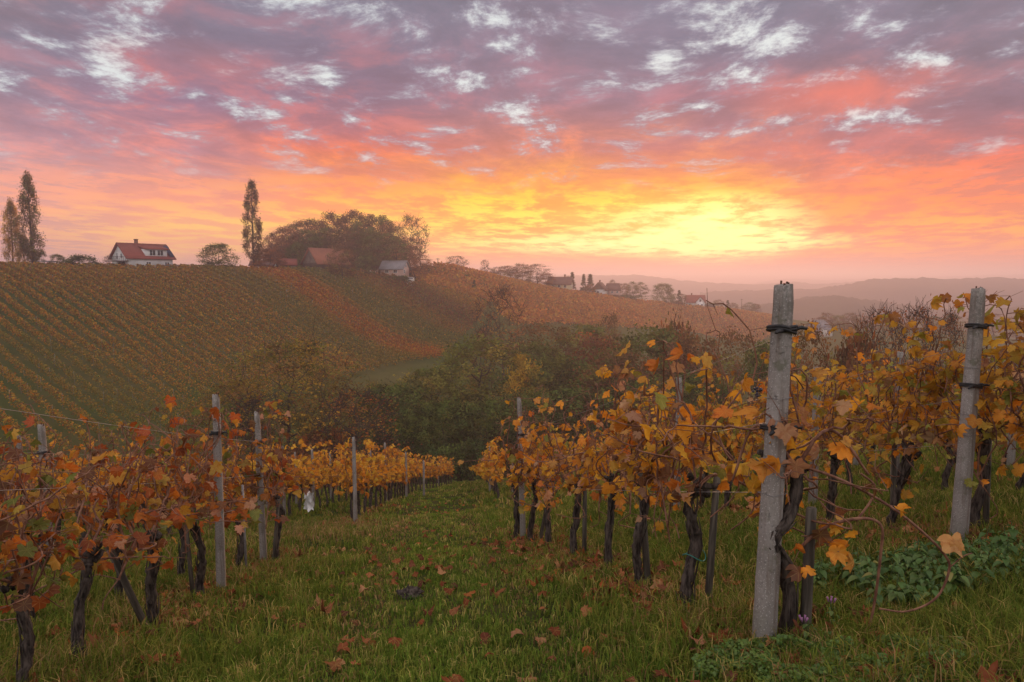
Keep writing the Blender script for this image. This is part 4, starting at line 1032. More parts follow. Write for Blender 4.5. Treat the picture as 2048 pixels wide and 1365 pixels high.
def vine_parts(seed, pal, nshoot=9, lsize=.085, hgt=1.0, trunk_path=None, reach=.62, dens=1.0, extra=None, lod=1.0, hang=8):
    """row runs along local x; returns meshes (trunk, canes, leaves)"""
    rg = np.random.default_rng(seed)
    tk = MB()
    hx = rg.normal() * .08
    if trunk_path is None:
        trunk_path = [(0,0,-.12),(.02*rg.normal(),.02*rg.normal(),.15),(hx*.5+.022*rg.normal(),.02*rg.normal(),.42),(hx+.02*rg.normal(),.03*rg.normal(),.66),(hx,.02*rg.normal(),.78)]
    tp = smoothpath(trunk_path, 26)
    tp[2:-2] += rg.normal(size=(22, 3)) * .005
    tt = np.linspace(0, 1, 26)
    rad = .031 - .008 * tt + .010 * np.exp(-((tt - 1) / .10) ** 2) + .006 * rg.random(26) + .014 * np.exp(-(tt / .12) ** 2)
    tk.tube(tp, rad, 10, True, .20, seed)
    for _ in range(22):         # shreds of bark along the trunk
        i = rg.integers(1, 20); a = rg.random() * 6.28; o_ = np.array([math.cos(a), math.sin(a), 0])
        q = tp[i] + o_ * rad[i] * .95; e = tp[min(25, i + rg.integers(3, 6))] + o_ * (rad[i] + .004 + .008 * rg.random()) + rg.normal(size=3) * .004
        tk.tube([q, (q + e) / 2 + o_ * .003, e], [.005, .0055, .0025], 4, False)
    head = tp[-1]
    for _ in range(5):          # knobs of old pruning wood
        q = head + rg.normal(size=3) * np.array([.03, .02, .025]); e = q + np.array([rg.normal()*.06, rg.normal()*.03, .02 + .05*rg.random()])
        tk.tube([q, (q+e)/2 + rg.normal(size=3)*.008, e], [.026, .020, .013], 6, True, .25, seed + _)
    cn = MB(); nodes = []; ndir = []; nh = []
    arms = []
    for s in (-1, 1):
        L = reach * (.75 + .4 * rg.random())
        pts = [head, head + [s*L*.3, rg.normal()*.03, .12 + .06*rg.random()], head + [s*L*.68, rg.normal()*.04, .13 + .08*rg.random()], head + [s*L, rg.normal()*.05, -.03 - .12*rg.random()]]
        a = smoothpath(pts, 14); arms.append(a)
        cn.tube(a, np.linspace(.0105, .006, 14), 6, True, .15, seed)
    starts = [(arms[i % 2][int(2 + 11 * rg.random())], 0) for i in range(nshoot - 2)] + [(head, 1), (head, 1)]
    for q, ish in starts:
        top = (1.38 + .55 * rg.random() + (.28 if rg.random() < .2 else 0)) * hgt
        sway = np.array([rg.normal()*.16, rg.normal()*.10, 0])
        e = np.array([q[0], q[1], top]) + sway
        if rg.random() < .34: e += np.array([rg.choice([-1,1])*.3, rg.normal()*.22, -.35 - .3*rg.random()])
        m1 = q*.66 + e*.34 + np.array([rg.normal()*.06, rg.normal()*.06, 0]); m2 = q*.33 + e*.67 + np.array([rg.normal()*.06, rg.normal()*.06, 0])
        tip = e + np.array([rg.normal()*.12, rg.normal()*.12, .04*rg.normal()])
        k = int(16 * (.5 + .5 * lod)); p = smoothpath([q, m1, m2, e, tip], k)
        p[1:] += rg.normal(size=(k-1, 3)) * .006
        r0 = .0066 * (.8 + .5*rg.random())
        cn.tube(p, np.linspace(r0, .0030, k), 5, False)
        L = np.linalg.norm(np.diff(p, axis=0), axis=1).sum(); nn = int(L / .10)
        for j in range(nn):
            f = (j + .5) / nn * (k - 1); i = int(f)
            if i >= k - 1: continue
            c = p[i] + (p[i+1] - p[i]) * (f - i)
            if c[2] < .50 and rg.random() < .6: continue
            pr = .92 if c[2] < top - .32 else .42
            if rg.random() > pr * dens: continue
            a = rg.random() * 6.28
            out = np.array([math.cos(a)*.75, math.sin(a), .25*rg.normal()])
            nodes.append(c); ndir.append(out)
            if rg.random() < .42:               # side shoot with two or three small leaves
                b = c + out * (.10 + .16*rg.random()) + [0, 0, .06*rg.normal()]
                cn.tube([c, (c+b)/2 + rg.normal(size=3)*.01, b], [.0028, .0022, .0016], 4, False)
                for _ in range(rg.integers(1, 4)):
                    nodes.append(c + (b - c) * (.5 + .5*rg.random())); a2 = rg.random()*6.28; ndir.append(np.array([math.cos(a2), math.sin(a2), .2*rg.normal()]))
        for _ in range(2):                      # leafless tips and tendrils
            c = p[rg.integers(k//2, k)]; b = c + rg.normal(size=3) * .11
            cn.tube([c, (c+b)/2 + rg.normal(size=3)*.02, b], [.0022, .0018, .0012], 3, False)
    for _ in range(hang):                       # hanging bits of old cane
        c = arms[rg.integers(0, 2)][rg.integers(4, 14)]; b = c + np.array([rg.normal()*.15, rg.normal()*.1, -.1-.2*rg.random()])
        cn.tube(smoothpath([c, (c+b)/2 + rg.normal(size=3)*.05, b], 6), [.004]*6, 4, False)
    if extra: extra(cn, nodes, ndir, rg)
    P = np.array(nodes); D = np.array(ndir); n = len(P)
    pet = .045 + .06 * rg.random((n, 1))
    B = P + D / np.linalg.norm(D, axis=1)[:, None] * pet
    if lod >= 1:
        for c, b in zip(P, B): cn.tube([c, b], [.0014, .0011], 3, False)
    down = D * .55 + np.array([0, 0, -1.0]) * (.5 + .6*rg.random((n, 1))) + rg.normal(size=(n, 3)) * .35
    face = D + rg.normal(size=(n, 3)) * .55 + np.array([0, 0, .55])
    sz = lsize * (.55 + .75 * rg.random(n))
    pal_, w = PAL[pal]
    cols = mixpal(pal_, w, n, rg, .22)
    V, T, C, U = vine_leaves(B, down, face, sz, rg, cols)
    tm = tk.mesh('vine_trunk', True); cm = cn.mesh('vine_canes', True); lm = np_mesh('vine_leaves', V, T, False, C, U)
    tm.materials.append(M['vine_bark']); cm.materials.append(M['cane']); lm.materials.append(M['vine_leaf'])
    return tm, cm, lm

VP = {}
for pal, n in (('red', 7), ('orange', 7), ('ochre', 6)):
    VP[pal] = [vine_parts(100 + 20 * i + len(pal), pal, {'red': 16, 'orange': 18, 'ochre': 21}[pal], .064 if pal != 'red' else .069, .96 if pal == 'ochre' else .86, reach=.72 if pal == 'ochre' else .62, dens={'red': .66, 'orange': .76, 'ochre': .98}[pal]) for i in range(n)]
VP['gold'] = [vine_parts(300 + i, 'gold', 9, .095, .92, lod=.5, dens=1.05) for i in range(6)]

def vine(pal, x, y, label, group=None, k=None, rz=None, sc=1.0, parts=None, name='grapevine'):
    z = hz(x, y)
    r = empty(name, (x, y, z), (math.pi/2 + R(9) if rz is None else rz) + rnd.uniform(-.12, .12), (sc * rnd.uniform(.95, 1.06), sc * rnd.uniform(.9, 1.2), sc * rnd.uniform(.95, 1.06)))
    tag(r, label, 'grapevine', group)
    t, c, l = parts or VP[pal][rnd.randrange(len(VP[pal])) if k is None else k % len(VP[pal])]
    link('trunk', t, r); link('canes', c, r); link('leaves', l, r)
    return r

# --- concrete posts
def post_mesh(H, w, seed, chipped=True):
    rg = np.random.default_rng(seed); nz = 26; V = []; b = w * .16
    zs = np.linspace(-.35, H, nz)
    ring = [(-1,-1+.32),(-1+.32,-1),(1-.32,-1),(1,-1+.32),(1,1-.32),(1-.32,1),(-1+.32,1),(-1,1-.32)]
    for z in zs:
        k = w / 2 * (1.0 - .22 * z / H)
        for x, y in ring:
            f = 1 + .018 * rg.normal()
            V.append([x * k * f, y * k * f, z])
    V = np.array(V)
    tip = V[-8:]; tip[:, 2] += rg.normal(size=8) * .012
    if chipped:
        tip[3:5, 2] -= .05; tip[2:6, :2] *= .86; V[-16:-8][3:5, :2] *= .93
    V[-8:] = tip
    i = np.arange(nz - 1)[:, None] * 8; j = np.arange(8)[None]; j2 = (j + 1) % 8
    Q = np.stack([i + j, i + j2, i + 8 + j2, i + 8 + j], -1).reshape(-1, 4)
    V = np.vstack([V, [[0, 0, H + .006]]]); T = [((nz-1)*8 + k, (nz-1)*8 + (k+1) % 8, nz*8) for k in range(8)]
    me = np_mesh('concrete_post', V, [Q, np.array(T)], False); me.materials.append(M['concrete'])
    return me
def post(u, vb, vt, w, label, y=None, lean=(0, 0), seed=0, rz=.35, detail=False, group=None, zoff=0.0, xy=None):
    if xy is None:
        x, yy = hit(u, vb) if y is None else (float(at(u, vt, y)[0]), y)
    else: x, yy = xy
    z = hz(x, yy); H = float(at(u, vt, yy)[2]) - z if vt is not None else 2.0
    o = link('concrete_post', post_mesh(H, w, seed))
    o.location = (x, yy, z); o.rotation_euler = (lean[1], lean[0], 0)
    o.rotation_euler = (Matrix.Rotation(lean[0], 3, 'Y') @ Matrix.Rotation(lean[1], 3, 'X') @ Matrix.Rotation(rz, 3, 'Z')).to_euler()
    tag(o, label, 'post', group)
    if detail:
        k = w / 2 * .76
        for i, (a, b) in enumerate([(-.5,-.45),(.1,-.5),(.5,.1),(-.1,.5)]):
            m_ = MB(); m_.tube([(a*k,b*k,H-.06),(a*k+.002,b*k,H+.008+.004*i)], [.0055,.005], 6); m_.build('rebar', M['rust'], o)
        for zt in detail:
            kk = w / 2 * (1 - .22 * zt / H) + .006; m_ = MB()
            ring = [(-1.0,-1.0),(1.0,-1.0),(1.0,1.0),(-1.0,1.0)]
            loop = smoothpath([(x*kk, y*kk, zt + .012*math.sin(i*2.1)) for i, (x, y) in enumerate(ring + ring[:2])], 30)
            # a flat band of old rubber round the post, its ends sticking out
            for dz in (-.006, .006): m_.tube(loop + [0,0,dz], .0085, 6)
            m_.tube([(kk,-kk,zt+.004),(kk+.03,-kk-.002,zt+.010),(kk+.055,-kk-.012,zt+.004)], [.011,.010,.007], 6)
            m_.tube([(-kk,-kk,zt-.004),(-kk-.03,-kk-.006,zt-.006),(-kk-.05,-kk-.012,zt-.014)], [.011,.010,.006], 6)
            m_.build('band', M['rubber'], o)
        for zt in (H*.70, H*.52, H*.44):
            kk = w / 2 * (1 - .22 * zt / H) + .003; m_ = MB()
            loop = [(-kk,-kk,zt),(kk,-kk,zt+.006),(kk,kk,zt),(-kk,kk,zt-.004),(-kk,-kk,zt+.003),(-kk-.03,-kk-.01,zt+.012)]
            m_.tube(loop, .0016, 4); m_.build('tie_wire', M['wire'], o)
    return o, (x, yy, z, H)

def stake(x, y, h, lean, label, group=None, w=.045, seed=0):
    rg = np.random.default_rng(seed); m_ = MB()
    m_.box((0, 0, h/2 - .1), (w, w*.7, h + .2), 0, .85, w*.12)
    me = m_.mesh('wooden_stake'); me.materials.append(M['stake'])
    o = link('wooden_stake', me); o.location = (x, y, hz(x, y)); o.rotation_euler = (lean[1], lean[0], rg.random()*3)
    tag(o, label, 'stake', group); return o

# ===== right-hand front row: from the tall post A to the lone post B
oA, (ax, ay, az_, aH) = post(1527, 1298, 570, .098, 'tall nearest concrete post with two black rubber bands and chipped top', lean=(.022, .0), seed=1, rz=.42, detail=(1.60, 1.12))
oB, (bx, by, bz, bH) = post(1046, 1080, 796, .076, 'lone slim concrete post ending the right front row beside the lane', lean=(-.028, 0), seed=2, rz=.2, detail=(1.5,))
oC, (cx_, cy_, cz_, cH) = post(1916, 1095, 578, .102, 'second concrete post on the right, its top wrapped by a black band among yellow leaves', lean=(.02, 0), seed=3, rz=.3, detail=(1.70, 1.25))

def extraA(cn, nodes, ndir, rg):      # the long canes arching over beside the post
    for pts, r in [([(.05,-.02,.8),(.30,-.10,1.15),(.35,-.12,1.55),(.05,-.16,1.88),(-.35,-.2,1.98)], .0075), ([(.2,0,.82),(.55,-.12,1.2),(.62,-.2,1.6),(.25,-.2,1.93),(-.1,-.25,2.0)], .007)]:
        p = smoothpath(pts, 22); cn.tube(p, np.linspace(r, .003, 22), 6, False)
        for i in range(6, 22, 2):
            nodes.append(p[i]); ndir.append(rg.normal(size=3))
# the vine twisted round the back of post A, its lowest cane looping out to the right
pathA = [(0,0,-.15),(.0,.02,.2),(-.02,.02,.38),(-.055,.01,.47),(-.115,-.02,.53),(-.10,-.03,.61),(-.03,-.01,.68),(.01,.0,.80),(.0,0,.90)]
VA = vine_parts(77, 'orange', 6, .070, .84, pathA, .34, .5, hang=1)
xA, yA = hit(1578, 1290)
vA = vine('orange', xA, yA, 'twisted old vine kinked against the tall nearest concrete post', rz=0.12, parts=VA)
vA.scale = (1, 1, 1); vA.rotation_euler = (0, 0, .1)
def loop_cane():
    m_ = MB()
    m_.tube(smoothpath([(.03,0,.50),(.16,-.03,.62),(.33,-.05,.66),(.42,-.06,.62),(.43,-.05,.48),(.42,-.04,.25),(.40,-.03,.06)], 30), np.linspace(.009,.006,30), 6)
    m_.tube(smoothpath([(.02,0,.92),(.2,-.06,.86),(.42,-.10,.74),(.60,-.12,.60),(.72,-.12,.48),(.74,-.12,.40),(.68,-.12,.27),(.55,-.10,.20),(.43,-.06,.20)], 40), np.linspace(.008,.0045,40), 6)
    m_.tube(smoothpath([(.74,-.12,.42),(.80,-.13,.48),(.84,-.14,.50)], 6), .003, 5)
    m_.tube(smoothpath([(.30,-.04,.645),(.40,0,.73),(.43,.02,.80),(.36,.03,.86)], 10), .006, 5)
    o = m_.build('low_canes', M['cane'], vA, True)
    rg = np.random.default_rng(5)
    V, T, C, U = vine_leaves(np.array([(.73,-.14,.585),(.75,-.15,.57)]), np.array([(.15,-.3,-1.0),(.3,-.3,-.8)]), np.array([(-.3,-1,.4),(.1,-1,.5)]), np.array([.085,.07]), rg, np.array([(.62,.36,.14),(.60,.32,.10)]))
    l = np_mesh('last_leaf', V, T, False, C, U); l.materials.append(M['vine_leaf']); link('leaf', l, vA)
loop_cane()
stake(xA + .085, yA + .02, .70, (.015, 0), 'short dark stake beside the twisted old vine', seed=3, w=.055)
R1 = [(1385,1232,'orange','vine with thick shaggy trunk tied by green twine to its stake',1,(.10,0)),(1272,1192,'orange','third vine of the right front row leaning on a pale grey stake',2,(.10,0)),
      (1222,1142,'orange','straight-trunked vine between the pale leaning stake and the forked pair',4,None),(1152,1118,'orange','dark vine with stake in the middle of the right front row',5,(.0,0)),
      (1098,1095,'orange','vine with dry brown weeds round its foot in the right front row',0,None),(1066,1088,'orange','leaning vine second from the lone slim post',3,(.22,0)),(1030,1082,'orange','thin dark vine hugging the lane side of the lone slim post',6,None)]
GRAPE_VINE = None
for i, (u, v, pal, lb, k, sk) in enumerate(R1):
    x, y = hit(u, v)
    gv_ = vine(pal, x, y, lb, k=k, rz=math.pi/2 + .17)
    GRAPE_VINE = GRAPE_VINE or gv_
    if sk is not None:
        stake(x + .085, y - .02, .86, sk, ('wooden stake bound with green twine to the thick shaggy vine', 'pale grey stake leaning against the third vine of the right front row', '', 'grey stake beside the dark vine in the middle of the right front row', '', 'slanting stake second from the lone slim post')[i], seed=20 + i, w=.05)
x, y = hit(1385, 1232)
m_ = MB(); m_.tube([(x-.06+.07*math.cos(a)+.06, y+.0+.065*math.sin(a), hz(x,y)+.36+.02*math.sin(a*2)) for a in np.linspace(0,6.4,20)], .0025, 5)
o = m_.build('twine', M['green_tie']); tag(o, 'green twine binding the shaggy vine to its stake', 'twine')
M['grape'] = simple('grape', (.012, .010, .022), (.05, .045, .07), 60, .45, 0, .5)
def grapes(vine_root, u, v, y, seed):
    rg = np.random.default_rng(seed); m_ = MB(); c0 = at(u, v, y)
    for k in range(13):
        c = c0 + np.array([rg.normal()*.016, rg.normal()*.014, -.075*rg.random()])
        th, ph = np.meshgrid(np.linspace(0, 2*math.pi, 8, endpoint=False), np.linspace(.02, math.pi-.02, 6)); r = .0085
        V = c + r*np.stack([np.sin(ph)*np.cos(th), np.sin(ph)*np.sin(th), np.cos(ph)], -1).reshape(-1, 3)
        m_.add(V, [(i*8+j, (i+1)*8+j, (i+1)*8+(j+1) % 8, i*8+(j+1) % 8) for i in range(5) for j in range(8)])
    m_.tube([c0 + [0, 0, .06], c0 + [.004, 0, .02], c0 - [0, 0, .06]], [.002, .0018, .0012], 4)
    o = m_.build('grapes', M['grape'], vine_root, True)
    inv = (Matrix.Translation(vine_root.location) @ vine_root.rotation_euler.to_matrix().to_4x4() @ Matrix.Diagonal((*vine_root.scale, 1))).inverted()
    o.matrix_local = inv
grapes(GRAPE_VINE, 1492, 770, 4.0, 1)
# ===== second row on the right
def rowpos(x0, y0, slope, y): return x0 + slope * (y - y0)
for i, (u, v, lb, k) in enumerate([(1958,1076,'vine right behind the second concrete post on the right',0),(1772,1070,'slim-trunked vine standing left of the second concrete post, with a stake',1),(1652,1056,'vine seen between the tall nearest post and the slim-trunked vine',2)]):
    x, y = hit(u, v); vine('ochre', x, y, lb, k=k, rz=math.pi/2 + .14)
    stake(x + .07, y + .03, .9, (.02, .0), ('stake behind the second concrete post on the right', 'stake beside the slim-trunked vine in the second right row', 'dark stake left of the vine seen past the tall post')[i], seed=40 + i)
G2 = 'vines of the upper right block'
for yy in (4.5,):
    vine('ochre', rowpos(3.62,5.45,-.14,yy) + .1, yy, 'vine nearest the right edge, closest in the second row', k=3, rz=math.pi/2 + .14)
for yy in np.arange(8.3, 14.5, .95): vine('ochre', rowpos(3.55,5.45,-.14,yy), yy, 'vine in the second row on the right, behind the front row', G2)
for rowi, (x0, ys) in enumerate([(6.0, np.arange(5.6, 15, 1.0)), (8.5, np.arange(7.6, 15, 1.05)), (11.0, np.arange(9.6, 15, 1.1))]):
    for yy in ys: vine('ochre', rowpos(x0,5.45,-.12,yy), yy, ('vine in the third row on the right', 'vine in the fourth row on the right', 'vine in the fifth row on the right')[rowi], G2)
post(1359, None, 757, .095, 'pale post glimpsed through the leaves of the right front row', y=11.0, seed=6)
post(1636, None, 735, .095, 'pale post between the tall nearest post and the second post', y=8.6, seed=7)
for i, (x, y) in enumerate([(5.5,9.6),(7.9,10.6),(7.4,14.4)]):
    post(0, 0, None, .095, 'pale post among the back rows on the right', seed=50 + i, xy=(x, y), group='posts of the back rows on the right')

# ===== left front row
oL, (lx, ly, lz, lH) = post(443, 1190, 790, .078, 'taller left concrete post with weathered head and a yellow leaf on top', lean=(.012, 0), seed=11, rz=.25, detail=(1.52,))
oM, (mx, my, mz, mH) = post(528, 1130, 825, .078, 'plain concrete post ending the left front row', lean=(-.012, 0), seed=12, rz=.15, detail=(1.55,))
L1 = [(168,1336,'vine with thick upright trunk nearest the camera on the left',0,None),(316,1264,'vine with curved double trunk and green tie on the left',1,(-.34,0)),(402,1206,'leaning vine left of the taller left post',2,(-.22,0)),
      (482,1146,'stout dark vine just right of the taller left post',3,None),(556,1128,'thin vine behind the plain end post on the left',4,(-.12,0))]
for i, (u, v, lb, k, sk) in enumerate(L1):
    x, y = hit(u, v)
    vine('red', x, y, lb, k=k, rz=math.pi/2 + .12, sc=(.86, .9, .97, 1, 1)[i])
    if sk is not None: stake(x - .04, y - .05, .85, sk, ('', 'slanting split stake at the curved double-trunked vine', 'slanting stake beside the leaning vine left of the taller post', '', 'thin stake behind the plain end post on the left')[i], seed=60 + i)
for i, (x, y) in enumerate([(-2.50, 3.35), (-2.42, 2.6)]):
    vine('red', x, y, ('vine cut by the left edge of the view, leaves greenish', 'closest vine of the left front row, beyond the left edge')[i], k=5 + i, rz=math.pi/2 + .12, sc=.80)
u_, v_ = 488, 1150; x, y = hit(u_, v_)
m_ = MB(); m_.tube([(x + .07, y - .1, hz(x, y) - .1), (x + .06, y - .1, hz(x, y) + 1.05)], .012, 8)
o = m_.build('steel_rod', M['wire']); tag(o, 'thin pale steel rod right of the taller left post', 'rod')
GL = 'vines behind the left front row'
for u, v in [(69,1252),(241,1203),(365,1165),(440,1120)]:
    x, y = hit(u, v); vine('red', x, y, 'vine in the second row behind the left front row', GL)
for yy in np.arange(7.4, 12.6, 1.0): vine('red' if rnd.random() < .6 else 'orange', -6.0 - .1*(yy-8.5), yy, 'vine in the third row behind the left front row', GL)
for yy in np.arange(9.4, 13.4, 1.05): vine('orange', -8.2 - .1*(yy-8.5), yy, 'vine in the fourth row behind the left front row', GL)
post(83, None, 850, .10, 'grey post behind the left front row with wire hooks', y=8.6, seed=14, detail=(1.6,))
post(37, None, 864, .095, 'distant grey post top at the left edge of the view', y=12.6, seed=15)

# ===== lower blocks either side of the lane
GA, GB = 'vines of the lower left block', 'vines of the lower right block'
def lane_left(y): return -3.62 - .075 * (min(y, 31) - 15.9) + .045 * max(0, y - 31)
def lane_right(y): return -.42 - .052 * (y - 20)
for k, x0 in enumerate(np.arange(0, 16, 1.95)):
    y0 = (14.6, 13.4, 13.2, 13.6, 14.2, 15, 16, 17, 18)[k]
    y1 = 46 - .6 * k
    st = (1.05, 1.15, 1.3, 1.5, 1.7, 2.0, 2.2, 2.4, 2.6)[k]
    for yy in np.arange(y0, y1, st):
        if k > 2 and yy > 30: break
        vine('gold', lane_left(yy) - x0, yy, 'golden vine in the lane-side row of the lower left block' if k == 0 else 'golden vine in the back rows of the lower left block', GA, rz=math.pi/2 + .075)
for k, x0 in enumerate(np.arange(0, 12, 2.05)):
    st = (1.1, 1.3, 1.6, 2.0, 2.4, 2.8)[k]
    for yy in np.arange(21 - .3 * k, 45 if k < 2 else 34, st):
        vine('gold', lane_right(yy) + x0, yy, 'golden vine in the lane-side row of the lower right block' if k == 0 else 'golden vine in the back rows of the lower right block', GB, rz=math.pi/2 + .05)
for i, (u, vb, vt, lb) in enumerate([(711,1047,875,'tall slim post at the near corner of the lower left block'),(772,1008,886,'post with a leaf at its top, second along the lower left block'),(813,994,905,'third post along the lane side of the lower left block'),
                        (848,992,922,'fourth small post along the lane side of the lower left block'),(980,985,893,'small post at the lane corner of the lower right block'),(1026,990,896,'small post right of the lane corner in the lower right block')]):
    post(u, vb, vt, .085, lb, seed=70 + i)
for i, (u, vt, y) in enumerate([(565,893,17.5),(624,899,19.5),(741,902,24),(660,905,27),(877,930,42),(590,905,24),(530,900,22)]):
    post(u, None, vt, .085, 'grey post rising among the golden vines of the lower left block', y=y, seed=80 + i, group='posts inside the lower left block')
# white plastic scrap hanging on the front vines
x, y = hit(622, 1050)
rg = np.random.default_rng(9); g = 9; q = np.stack(np.meshgrid(np.linspace(-.5,.5,g), np.linspace(-.5,.5,g), indexing='ij'), -1).reshape(-1, 2)
V = np.column_stack([q[:,0]*.20 + rg.normal(size=81)*.012, rg.normal(size=81)*.045, q[:,1]*.42*(1-.4*np.abs(q[:,0])) + .55 + rg.normal(size=81)*.015])
Q = [(i*g+j, (i+1)*g+j, (i+1)*g+j+1, i*g+j+1) for i in range(g-1) for j in range(g-1)]
o = link('plastic_bag', np_mesh('plastic_bag', V, np.array(Q), True), None, M['plaster_white']); o.location = (x, y - .1, hz(x, y))
tag(o, 'scrap of white plastic hanging low on a golden vine', 'plastic bag')

# ===== trellis wires
def wire(p0, p1, z, label, sag=.03, group=None):
    n = 24; t = np.linspace(0, 1, n)
    X = p0[0] + (p1[0]-p0[0])*t; Y = p0[1] + (p1[1]-p0[1])*t
    Z = hz(*p0)*(1-t) + hz(*p1)*t + z - sag*4*t*(1-t)
    m_ = MB(); m_.tube(np.column_stack([X, Y, Z]), .0017, 4, False)
    o = m_.build('trellis_wire', M['wire']); tag(o, label, 'wire', group)
for nm, p0, p1 in [('right front row', (ax, ay), (bx, by)), ('second right row', (cx_, cy_), (rowpos(3.55,5.45,-.14,14), 14)), ('left front row', (-2.3, 2.0), (mx, my)), ('third row behind the left front row', (-5.7, 6), (-6.4, 12.5))]:
    for z, w in ((.80, 'lowest'), (1.15, 'middle'), (1.55, 'top')):
        wire(p0, p1, z, '%s trellis wire of the %s' % (w, nm))

# ------------------------------------------------------------------ grass
def blades(n, xy, h, w, cols, rg):
    x, y = xy[:, 0], xy[:, 1]; z = height(x, y)
    a = rg.random(n) * 6.283; lean = .25 + .75 * rg.random(n)
    dx, dy = np.cos(a), np.sin(a); sx, sy = -dy, dx
    b = rg.random(n) * 6.283
    sx, sy = np.cos(b), np.sin(b)
    hw = w / 2
    V = np.zeros((n, 5, 3))
    m = .55
    V[:, 0] = np.column_stack([x - sx*hw, y - sy*hw, z - .02]); V[:, 1] = np.column_stack([x + sx*hw, y + sy*hw, z - .02])
    mx_, my_ = x + dx*h*lean*.28, y + dy*h*lean*.28
    V[:, 2] = np.column_stack([mx_ + sx*hw*.8, my_ + sy*hw*.8, z + h*.62]); V[:, 3] = np.column_stack([mx_ - sx*hw*.8, my_ - sy*hw*.8, z + h*.62])
    V[:, 4] = np.column_stack([x + dx*h*lean*.9, y + dy*h*lean*.9, z + h*(1 - .35*lean)])
    i = np.arange(n)[:, None] * 5
    return V.reshape(-1, 3), i + np.array([[0, 1, 2, 3]]), i + np.array([[3, 2, 4]]), np.repeat(cols, 5, 0)
def zone(y0, y1, dens, rg, k=.92, pad=2.2):
    A = k * (y1**2 - y0**2) + 2 * pad * (y1 - y0); n = int(A * dens * 1.0)
    y = np.sqrt(y0**2 + (y1**2 - y0**2) * rg.random(n)); x = (rg.random(n)*2 - 1) * (k * y + pad)
    return np.column_stack([x, y])
def under_row(x, y):          # strips below the vines, where the straw and dead leaves lie
    r1 = np.abs(x - (1.25 - .17*(y - 3.5))); l1 = np.abs(x - (-2.6 - .12*(y - 4.2))); r2 = np.abs(x - (3.55 - .14*(y-5.45)))
    lf = np.where(y > 13, np.abs(x - (-3.62 - .075*(y - 15.9))), 9)
    up = np.minimum(np.minimum(np.where(y < 10.6, r1, 9), np.where(y < 9.4, l1, 9)), np.where(y < 14, r2, 9))
    return np.exp(-(np.minimum(up, lf) / .38) ** 2)
def grass():
    rg = np.random.default_rng(17); Vs, Qs, Ts, Cs, n0 = [], [], [], [], 0
    for y0, y1, tuft, per, h0, w0 in [(1.2,4.2,480,11,.135,.0050),(4.2,8.5,240,9,.135,.0075),(8.5,16,95,8,.13,.012),(16,62,11,8,.16,.030)]:
        T0 = zone(y0, y1, tuft, rg)
        big = vnoise(T0[:,0], T0[:,1], 1.3, 91) * .5 + .5 + .35 * rg.random(len(T0))
        keep = rg.random(len(T0)) < np.clip(.35 + big, .2, 1); T0 = T0[keep]; big = big[keep]
        xy = np.repeat(T0, per, 0); n = len(xy); bg = np.repeat(big, per)
        xy = xy + rg.normal(size=(n, 2)) * (.028 + w0)
        lane = np.exp(-((xy[:,0] - (-.35 - .12*(xy[:,1]-3.5))) / 1.15) ** 2)
        cxl = xy[:,0] - (-.35 - .12*(np.minimum(xy[:,1], 20)-3.5)); rut = np.exp(-((np.abs(cxl) - .62) / .20) ** 2) * (.7 + .5*vnoise(xy[:,0], xy[:,1], 3.3, 95))
        h = h0 * (.45 + .85*rg.random(n)) * (.5 + .85*bg) * (1 - .58*lane) * np.clip(1 - .55*rut, .3, 1)
        col = mixpal([(.112,.150,.022),(.158,.188,.032),(.075,.112,.019),(.235,.21,.046),(.40,.285,.10)], [3,2.8,1.6,1.8,.9], len(T0), rg, .25)
        col = np.repeat(col, per, 0) * (1 + .25*(rg.random((n, 1))*2-1))
        col = col * (1 + lane[:, None] * np.array([.10, .28, .15]))
        ur = under_row(xy[:,0], xy[:,1])
        patch = np.exp(-(((xy[:,0]+3.2)/1.9)**2 + ((xy[:,1]-12.0)/2.6)**2)) * .9
        dry = np.clip(.22*ur + .30*np.clip(rut, 0, 1) + patch * (.5 + .6*vnoise(xy[:,0], xy[:,1], .8, 77)) + .10*vnoise(xy[:,0], xy[:,1], 2.2, 78), 0, .85)
        isdry = rg.random(n) < dry
        col[isdry] = mixpal([(.34,.23,.10),(.28,.17,.075),(.22,.14,.06)], [2,2,1], int(isdry.sum()), rg, .25)
        V, Q, T, C = blades(n, xy, h, w0 * (.6 + .8*rg.random(n)), col, rg)
        Vs.append(V); Qs.append(Q + n0); Ts.append(T + n0); Cs.append(C); n0 += len(V)
    me = np_mesh('grass', np.vstack(Vs), [np.vstack(Qs), np.vstack(Ts)], False, np.clip(np.vstack(Cs), .003, 1))
    o = link('grass', me, None, M['grass']); tag(o, 'green and straw-coloured grass of the lane and between the vines', 'grass', kind='stuff')
grass()
def fallen():
    rg = np.random.default_rng(23)
    P = np.vstack([zone(2.2, 9, 260, rg), zone(9, 20, 80, rg)])
    keep = rg.random(len(P)) < 0.035 + .7 * under_row(P[:,0], P[:,1]) ; P = P[keep]; n = len(P)
    z = height(P[:,0], P[:,1]) + .03 + .05*rg.random(n)
    up = np.column_stack([rg.normal(size=(n, 2))*.32, np.ones(n)]); dn = np.column_stack([rg.normal(size=(n, 2)), rg.normal(size=n)*.15])
    cols = mixpal([(.20,.062,.028),(.26,.10,.045),(.14,.05,.028),(.34,.17,.08),(.10,.04,.025),(.30,.09,.03)], [3,2.4,2,1,1.4,1], n, rg, .25)
    V, T, C, U = vine_leaves(np.column_stack([P, z]), dn, up, .035 + .04*rg.random(n), rg, cols, 1.25)
    o = link('fallen_leaves', np_mesh('fallen_leaves', V, T, False, C, U), None, M['dead_leaf']); tag(o, 'dead brown vine leaves scattered on the grass under the rows', 'leaves', kind='stuff')
fallen()
